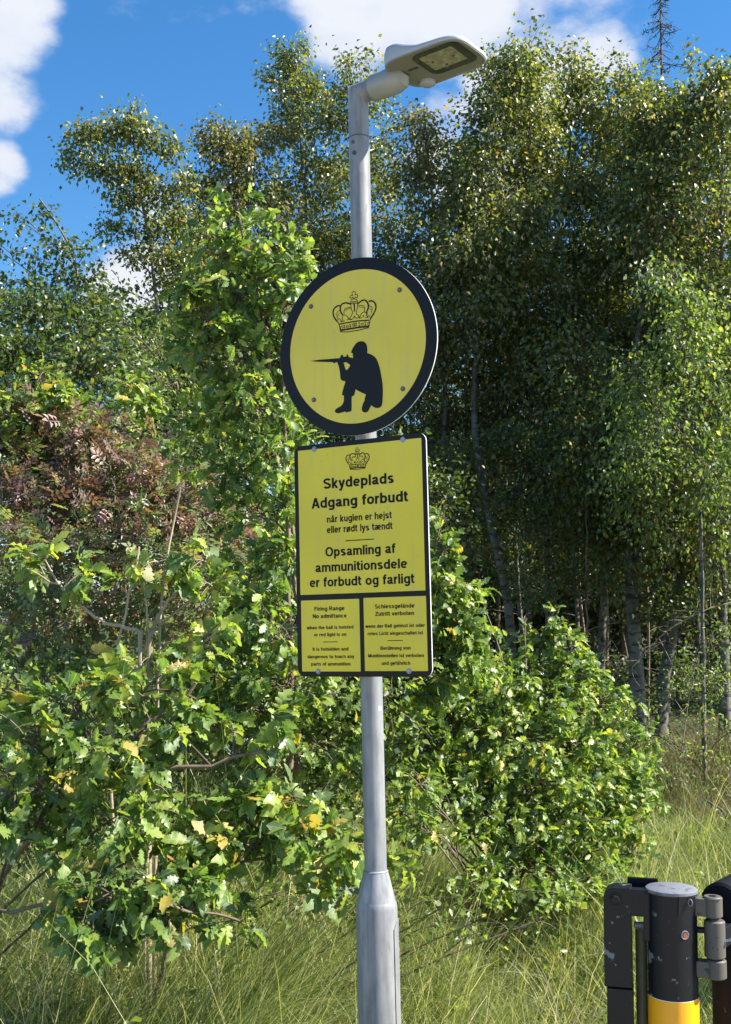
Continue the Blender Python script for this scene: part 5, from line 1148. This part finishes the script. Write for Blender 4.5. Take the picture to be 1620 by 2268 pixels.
# dead spruce top above the wood
def dead_spruce():
    Y = 14.5; p0 = foot(1475, Y); t = A(1462, -40, Y)
    root = thing('dead_spruce', p0, 'dead bare spruce spire poking above the birches at upper right', 'tree')
    b = Vector(p0); mb = MB(); T = interp_path([p0, A(1470, 700, Y), A(1466, 100, Y), t], 24); T[0, 2] -= .1
    mb.tube([tuple(Vector(p) - b) for p in T], list(np.linspace(.07, .008, 24)), 8); mb.build('trunk', M['dead'], root)
    g = np.random.default_rng(3); S = []; E_ = []; zt = t[2]
    for i in range(120):
        f = g.random() ** 1.6; z = zt - .03 - f * 2.6; k = np.argmin(abs(T[:, 2] - z)); L_ = .08 + .30 * min(1, f * 2.2) * g.uniform(.4, 1.2); a = g.uniform(0, 6.28)
        s = np.array([np.interp(z, T[:, 2], T[:, 0]), np.interp(z, T[:, 2], T[:, 1]), z]); S.append(s); E_.append(s + np.array([math.cos(a) * L_, math.sin(a) * L_, -L_ * g.uniform(.1, .5)]))
    S = np.array(S); E_ = np.array(E_); P = bez(S, (S + E_) / 2 - [0, 0, .03], E_, 5)
    # side sprigs
    q = []
    for i in range(len(P)):
        for _ in range(4):
            k = g.integers(1, 5); q.append(np.linspace(P[i, k], P[i, k] + g.normal(0, .035, 3) - [0, 0, .02], 5))
    P2 = np.concatenate([P, np.array(q)]) - np.array(b)
    R_ = np.concatenate([np.repeat(np.linspace(.008, .003, 5)[None], len(P), 0), np.full((len(q), 5), .0028)])
    link(bpy.data.objects.new('branch', tubes_mesh('branch', P2, R_, M['dead'], 3)), root)
    # tufts of old needles and cones
    sel = g.integers(0, len(P), 60); pos = P[sel, g.integers(2, 5, 60)] - np.array(b)
    pos = np.repeat(pos, 5, 0) + g.normal(0, .012, (300, 3))
    me = leaf_mesh('foliage', 'willow', pos, g.normal(0, 1, (300, 3)) - [0, 0, .8], g.normal(0, 1, (300, 3)), np.full(300, .035), np.zeros(300), M['dead'])
    link(bpy.data.objects.new('foliage', me), root, kind='stuff')
dead_spruce()

# leafless fine branch right of the spruce
def dead_branchlets(label, pts, n, L_, mat, seed, r=.005):
    g = np.random.default_rng(seed); T = interp_path(pts, 14); b = Vector(pts[0])
    root = thing('dead_branch', b, label, 'branch')
    mb = MB(); mb.tube([tuple(Vector(p) - b) for p in T], list(np.linspace(r, r * .35, 14)), 6); mb.build('stem', M[mat], root)
    S = T[g.integers(2, 14, n)]; E_ = S + nrmz(g.normal(0, 1, (n, 3))) * L_ * g.uniform(.3, 1, (n, 1)); P = bez(S, (S + E_) / 2 + g.normal(0, .02, S.shape), E_, 5) - np.array(b)
    link(bpy.data.objects.new('twig', tubes_mesh('twig', P, np.repeat(np.linspace(r * .4, r * .15, 5)[None], n, 0), M[mat], 3)), root)
dead_branchlets('pale dead branch arching low in front of the dark wood at the right edge', [A(1640, 1330, 10), A(1560, 1350, 10), A(1470, 1400, 10), A(1400, 1480, 10)], 26, .3, 'pale_twig', 1, .007)
dead_branchlets('bare grey twigs sticking out left of the crooked birch foot', [foot(1500, 9.9), A(1540, 1450, 9.9), A(1600, 1390, 9.9)], 30, .3, 'pale_twig', 2, .006)
dead_branchlets('tall dry stalk standing out of the oak bush in front of the dark wood', [A(1130, 1600, 6), A(1120, 1480, 6), A(1095, 1400, 6), A(1060, 1310, 6)], 8, .08, 'pale_twig', 3, .004)
dead_branchlets('pair of straight dry twigs above the oak bush beside the orange shoot', [A(1170, 1560, 6.1), A(1165, 1450, 6.1), A(1163, 1365, 6.1)], 6, .06, 'pale_twig', 4, .004)
dead_branchlets('broken stump of a grey dead branch at the right edge of the bank', [foot(1600, 8), A(1610, 1800, 8), A(1560, 1770, 8)], 20, .16, 'dead', 5, .012)

# ------------------------------------------------------------------ grass
def grass(name, label, n_tuft, per, area, hgt, bend, wind, mat, seed, width=.0035, sp=.05, bias=0., wild=.25):
    g = np.random.default_rng(seed); Cx, Cy = area(g, n_tuft); K = 5
    tx = np.repeat(Cx, per); ty = np.repeat(Cy, per); N = len(tx)
    az0 = np.repeat(g.uniform(0, 6.28, n_tuft), per) * 0 + g.uniform(0, 6.28, N)
    rr = np.abs(g.normal(0, sp, N)); bx = tx + rr * np.cos(az0); by = ty + rr * np.sin(az0)
    h = np.repeat(g.uniform(.7, 1.2, n_tuft), per) * g.uniform(.45, 1.15, N) * hgt(bx, by)
    wx, wy = wind(bx, by); dx = np.cos(az0) * .6 + wx + g.normal(0, wild, N) + np.repeat(g.normal(0, .55, n_tuft), per); dy = np.sin(az0) * .6 + wy + g.normal(0, wild, N) + np.repeat(g.normal(0, .55, n_tuft), per)
    dn = np.hypot(dx, dy) + 1e-6; dx /= dn; dy /= dn
    th0 = g.uniform(.03, .35, N) + .15 * np.hypot(wx, wy); th1 = bend * g.uniform(.35, 1.25, N)
    P = np.zeros((N, K, 3)); P[:, 0] = np.stack([bx, by, gz(bx, by) - .02], -1)
    for k in range(1, K):
        th = np.minimum(th0 + th1 * ((k - .5) / (K - 1)) ** 1.3, 2.2); s = h / (K - 1)
        P[:, k] = P[:, k - 1] + np.stack([np.sin(th) * dx * s, np.sin(th) * dy * s, np.cos(th) * s], -1)
    fa = g.uniform(0, 6.28, N); sx = np.stack([np.cos(fa), np.sin(fa), np.zeros(N)], -1)
    wd = width * g.uniform(.5, 1.3, N)
    V = np.empty((N, 9, 3))
    for k in range(4):
        wk = wd * (1, .95, .75, .45)[k]
        V[:, 2 * k] = P[:, k] - sx * wk[:, None] / 2; V[:, 2 * k + 1] = P[:, k] + sx * wk[:, None] / 2
    V[:, 8] = P[:, 4]
    fl = [(0, 1, 3, 2), (2, 3, 5, 4), (4, 5, 7, 6)]
    flat = np.array([i for f in fl for i in f] + [6, 7, 8]); lt = np.array([4, 4, 4, 3])
    loops = (np.arange(N)[:, None] * 9 + flat[None]).reshape(-1); tot = np.tile(lt, N); st = np.concatenate([[0], np.cumsum(tot)[:-1]])
    me = bpy.data.meshes.new(name)
    me.vertices.add(N * 9); me.vertices.foreach_set('co', V.reshape(-1).astype(np.float32))
    me.loops.add(len(loops)); me.loops.foreach_set('vertex_index', loops.astype(np.int32))
    me.polygons.add(len(tot)); me.polygons.foreach_set('loop_start', st.astype(np.int32)); me.polygons.foreach_set('loop_total', tot.astype(np.int32))
    a = me.attributes.new('leaf', 'FLOAT_VECTOR', 'POINT'); Aa = np.zeros((N, 9, 3), np.float32)
    rt = np.repeat(g.random(n_tuft), per); Aa[:, :, 2] = np.clip(.35 * rt + .65 * g.random(N) + bias, 0, 1)[:, None]; a.data.foreach_set('vector', Aa.reshape(-1))
    me.materials.append(M[mat]); me.update(calc_edges=True)
    link(bpy.data.objects.new(name, me), None, label, 'grass', kind='stuff')
def area_near(g, n):
    y = 2.9 + 5.2 * g.random(n) ** 1.25; x = g.uniform(-1, 1, n) * (.36 * y + .35); return x, y
def area_far(g, n):
    y = 7.6 + 3.4 * g.random(n); x = g.uniform(-1, 1, n) * (.36 * y + .6); return x, y
def h_near(x, y):
    left = np.clip((-.32 - x) / .15, 0, 1) * np.clip((y - 3.3) / .4, 0, 1) * .36 * np.clip((5.2 - y) / .6, 0, 1)
    back = np.clip((y - 4.0) / .8, 0, 1) * np.clip((.45 - x) / .4, 0, 1)
    return left + np.where((x > -.25) & (x < 1.0) & (y < 5.2), .40, .46) + .06 * np.sin(x * 3 + y * 2) + .34 * back * np.clip((7.2 - y) / 1.2, 0, 1)
def w_near(x, y): return np.where(x < .1, .85, .25) * np.ones_like(x), np.where(x < .1, .30, -.1) * np.ones_like(x)
grass('grass', 'long pale wind bent grass round the lamp post and gate', 2700, 40, area_near, h_near, 1.6, w_near, 'grass', 21, .0040, wild=.45)
grass('grass_stalks', 'scattered tall straw coloured grass stalks standing above the long grass', 900, 7, area_near, lambda x, y: h_near(x, y) * 1.45, .9, lambda x, y: (.35 + 0 * x, 0 * x), 'grass', 31, .0036, .05, bias=.42, wild=.8)
grass('grass', 'shorter green grass reaching to the foot of the wood', 1000, 26, area_far, lambda x, y: .26 + .0 * x, 1.2, lambda x, y: (.3 + 0 * x, 0 * x), 'grass', 22, .006, .08, bias=-.12)
def debris():
    g = np.random.default_rng(9); x, y = area_near(g, 700); n = len(x); z = gz(x, y) + h_near(x, y) * g.uniform(.1, .5, n)
    s = np.stack([x, y, z], -1); e = s + g.normal(0, 1, (n, 3)) * [.16, .16, .06]
    P = bez(s, (s + e) / 2 + [0, 0, .04], e, 5)
    link(bpy.data.objects.new('dead_stalks', tubes_mesh('dead_stalks', P, np.repeat(np.linspace(.0022, .0012, 5)[None], n, 0), M['pale_twig'], 3)), None, 'dead pale stalks tangled in the long grass', 'stalks', kind='stuff')
debris()
def weeds():
    g = np.random.default_rng(77); x, y = area_near(g, 900); z = gz(x, y); n = 10
    h = np.repeat(h_near(x, y) * g.uniform(.25, .8, len(x)), n) * g.random(len(x) * n) ** .6
    P = np.stack([np.repeat(x, n) + g.normal(0, .03, len(x) * n), np.repeat(y, n) + g.normal(0, .03, len(x) * n), np.repeat(z, n) + h], -1)
    N = len(P); me = leaf_mesh('weeds', 'birch', P, g.normal(0, 1, (N, 3)) + [0, 0, .2], g.normal(0, .5, (N, 3)) + [0, 0, 1], g.uniform(.015, .045, N), g.random(N), M['willow'])
    link(bpy.data.objects.new('weeds', me), None, 'small leafy weeds growing among the long grass', 'weeds', kind='stuff')
weeds()
def area_heath(g, n):
    y = 7.8 + 3.0 * g.random(n); x = y * .245 + g.random(n) ** .7 * 1.6; return x, y
grass('dry_grass', 'brown dry grass and heath on the bank at the right edge', 300, 50, area_heath, lambda x, y: .34 + 0 * x, .8, lambda x, y: (.1 + 0 * x, 0 * x), 'dry', 23, .004, .09)
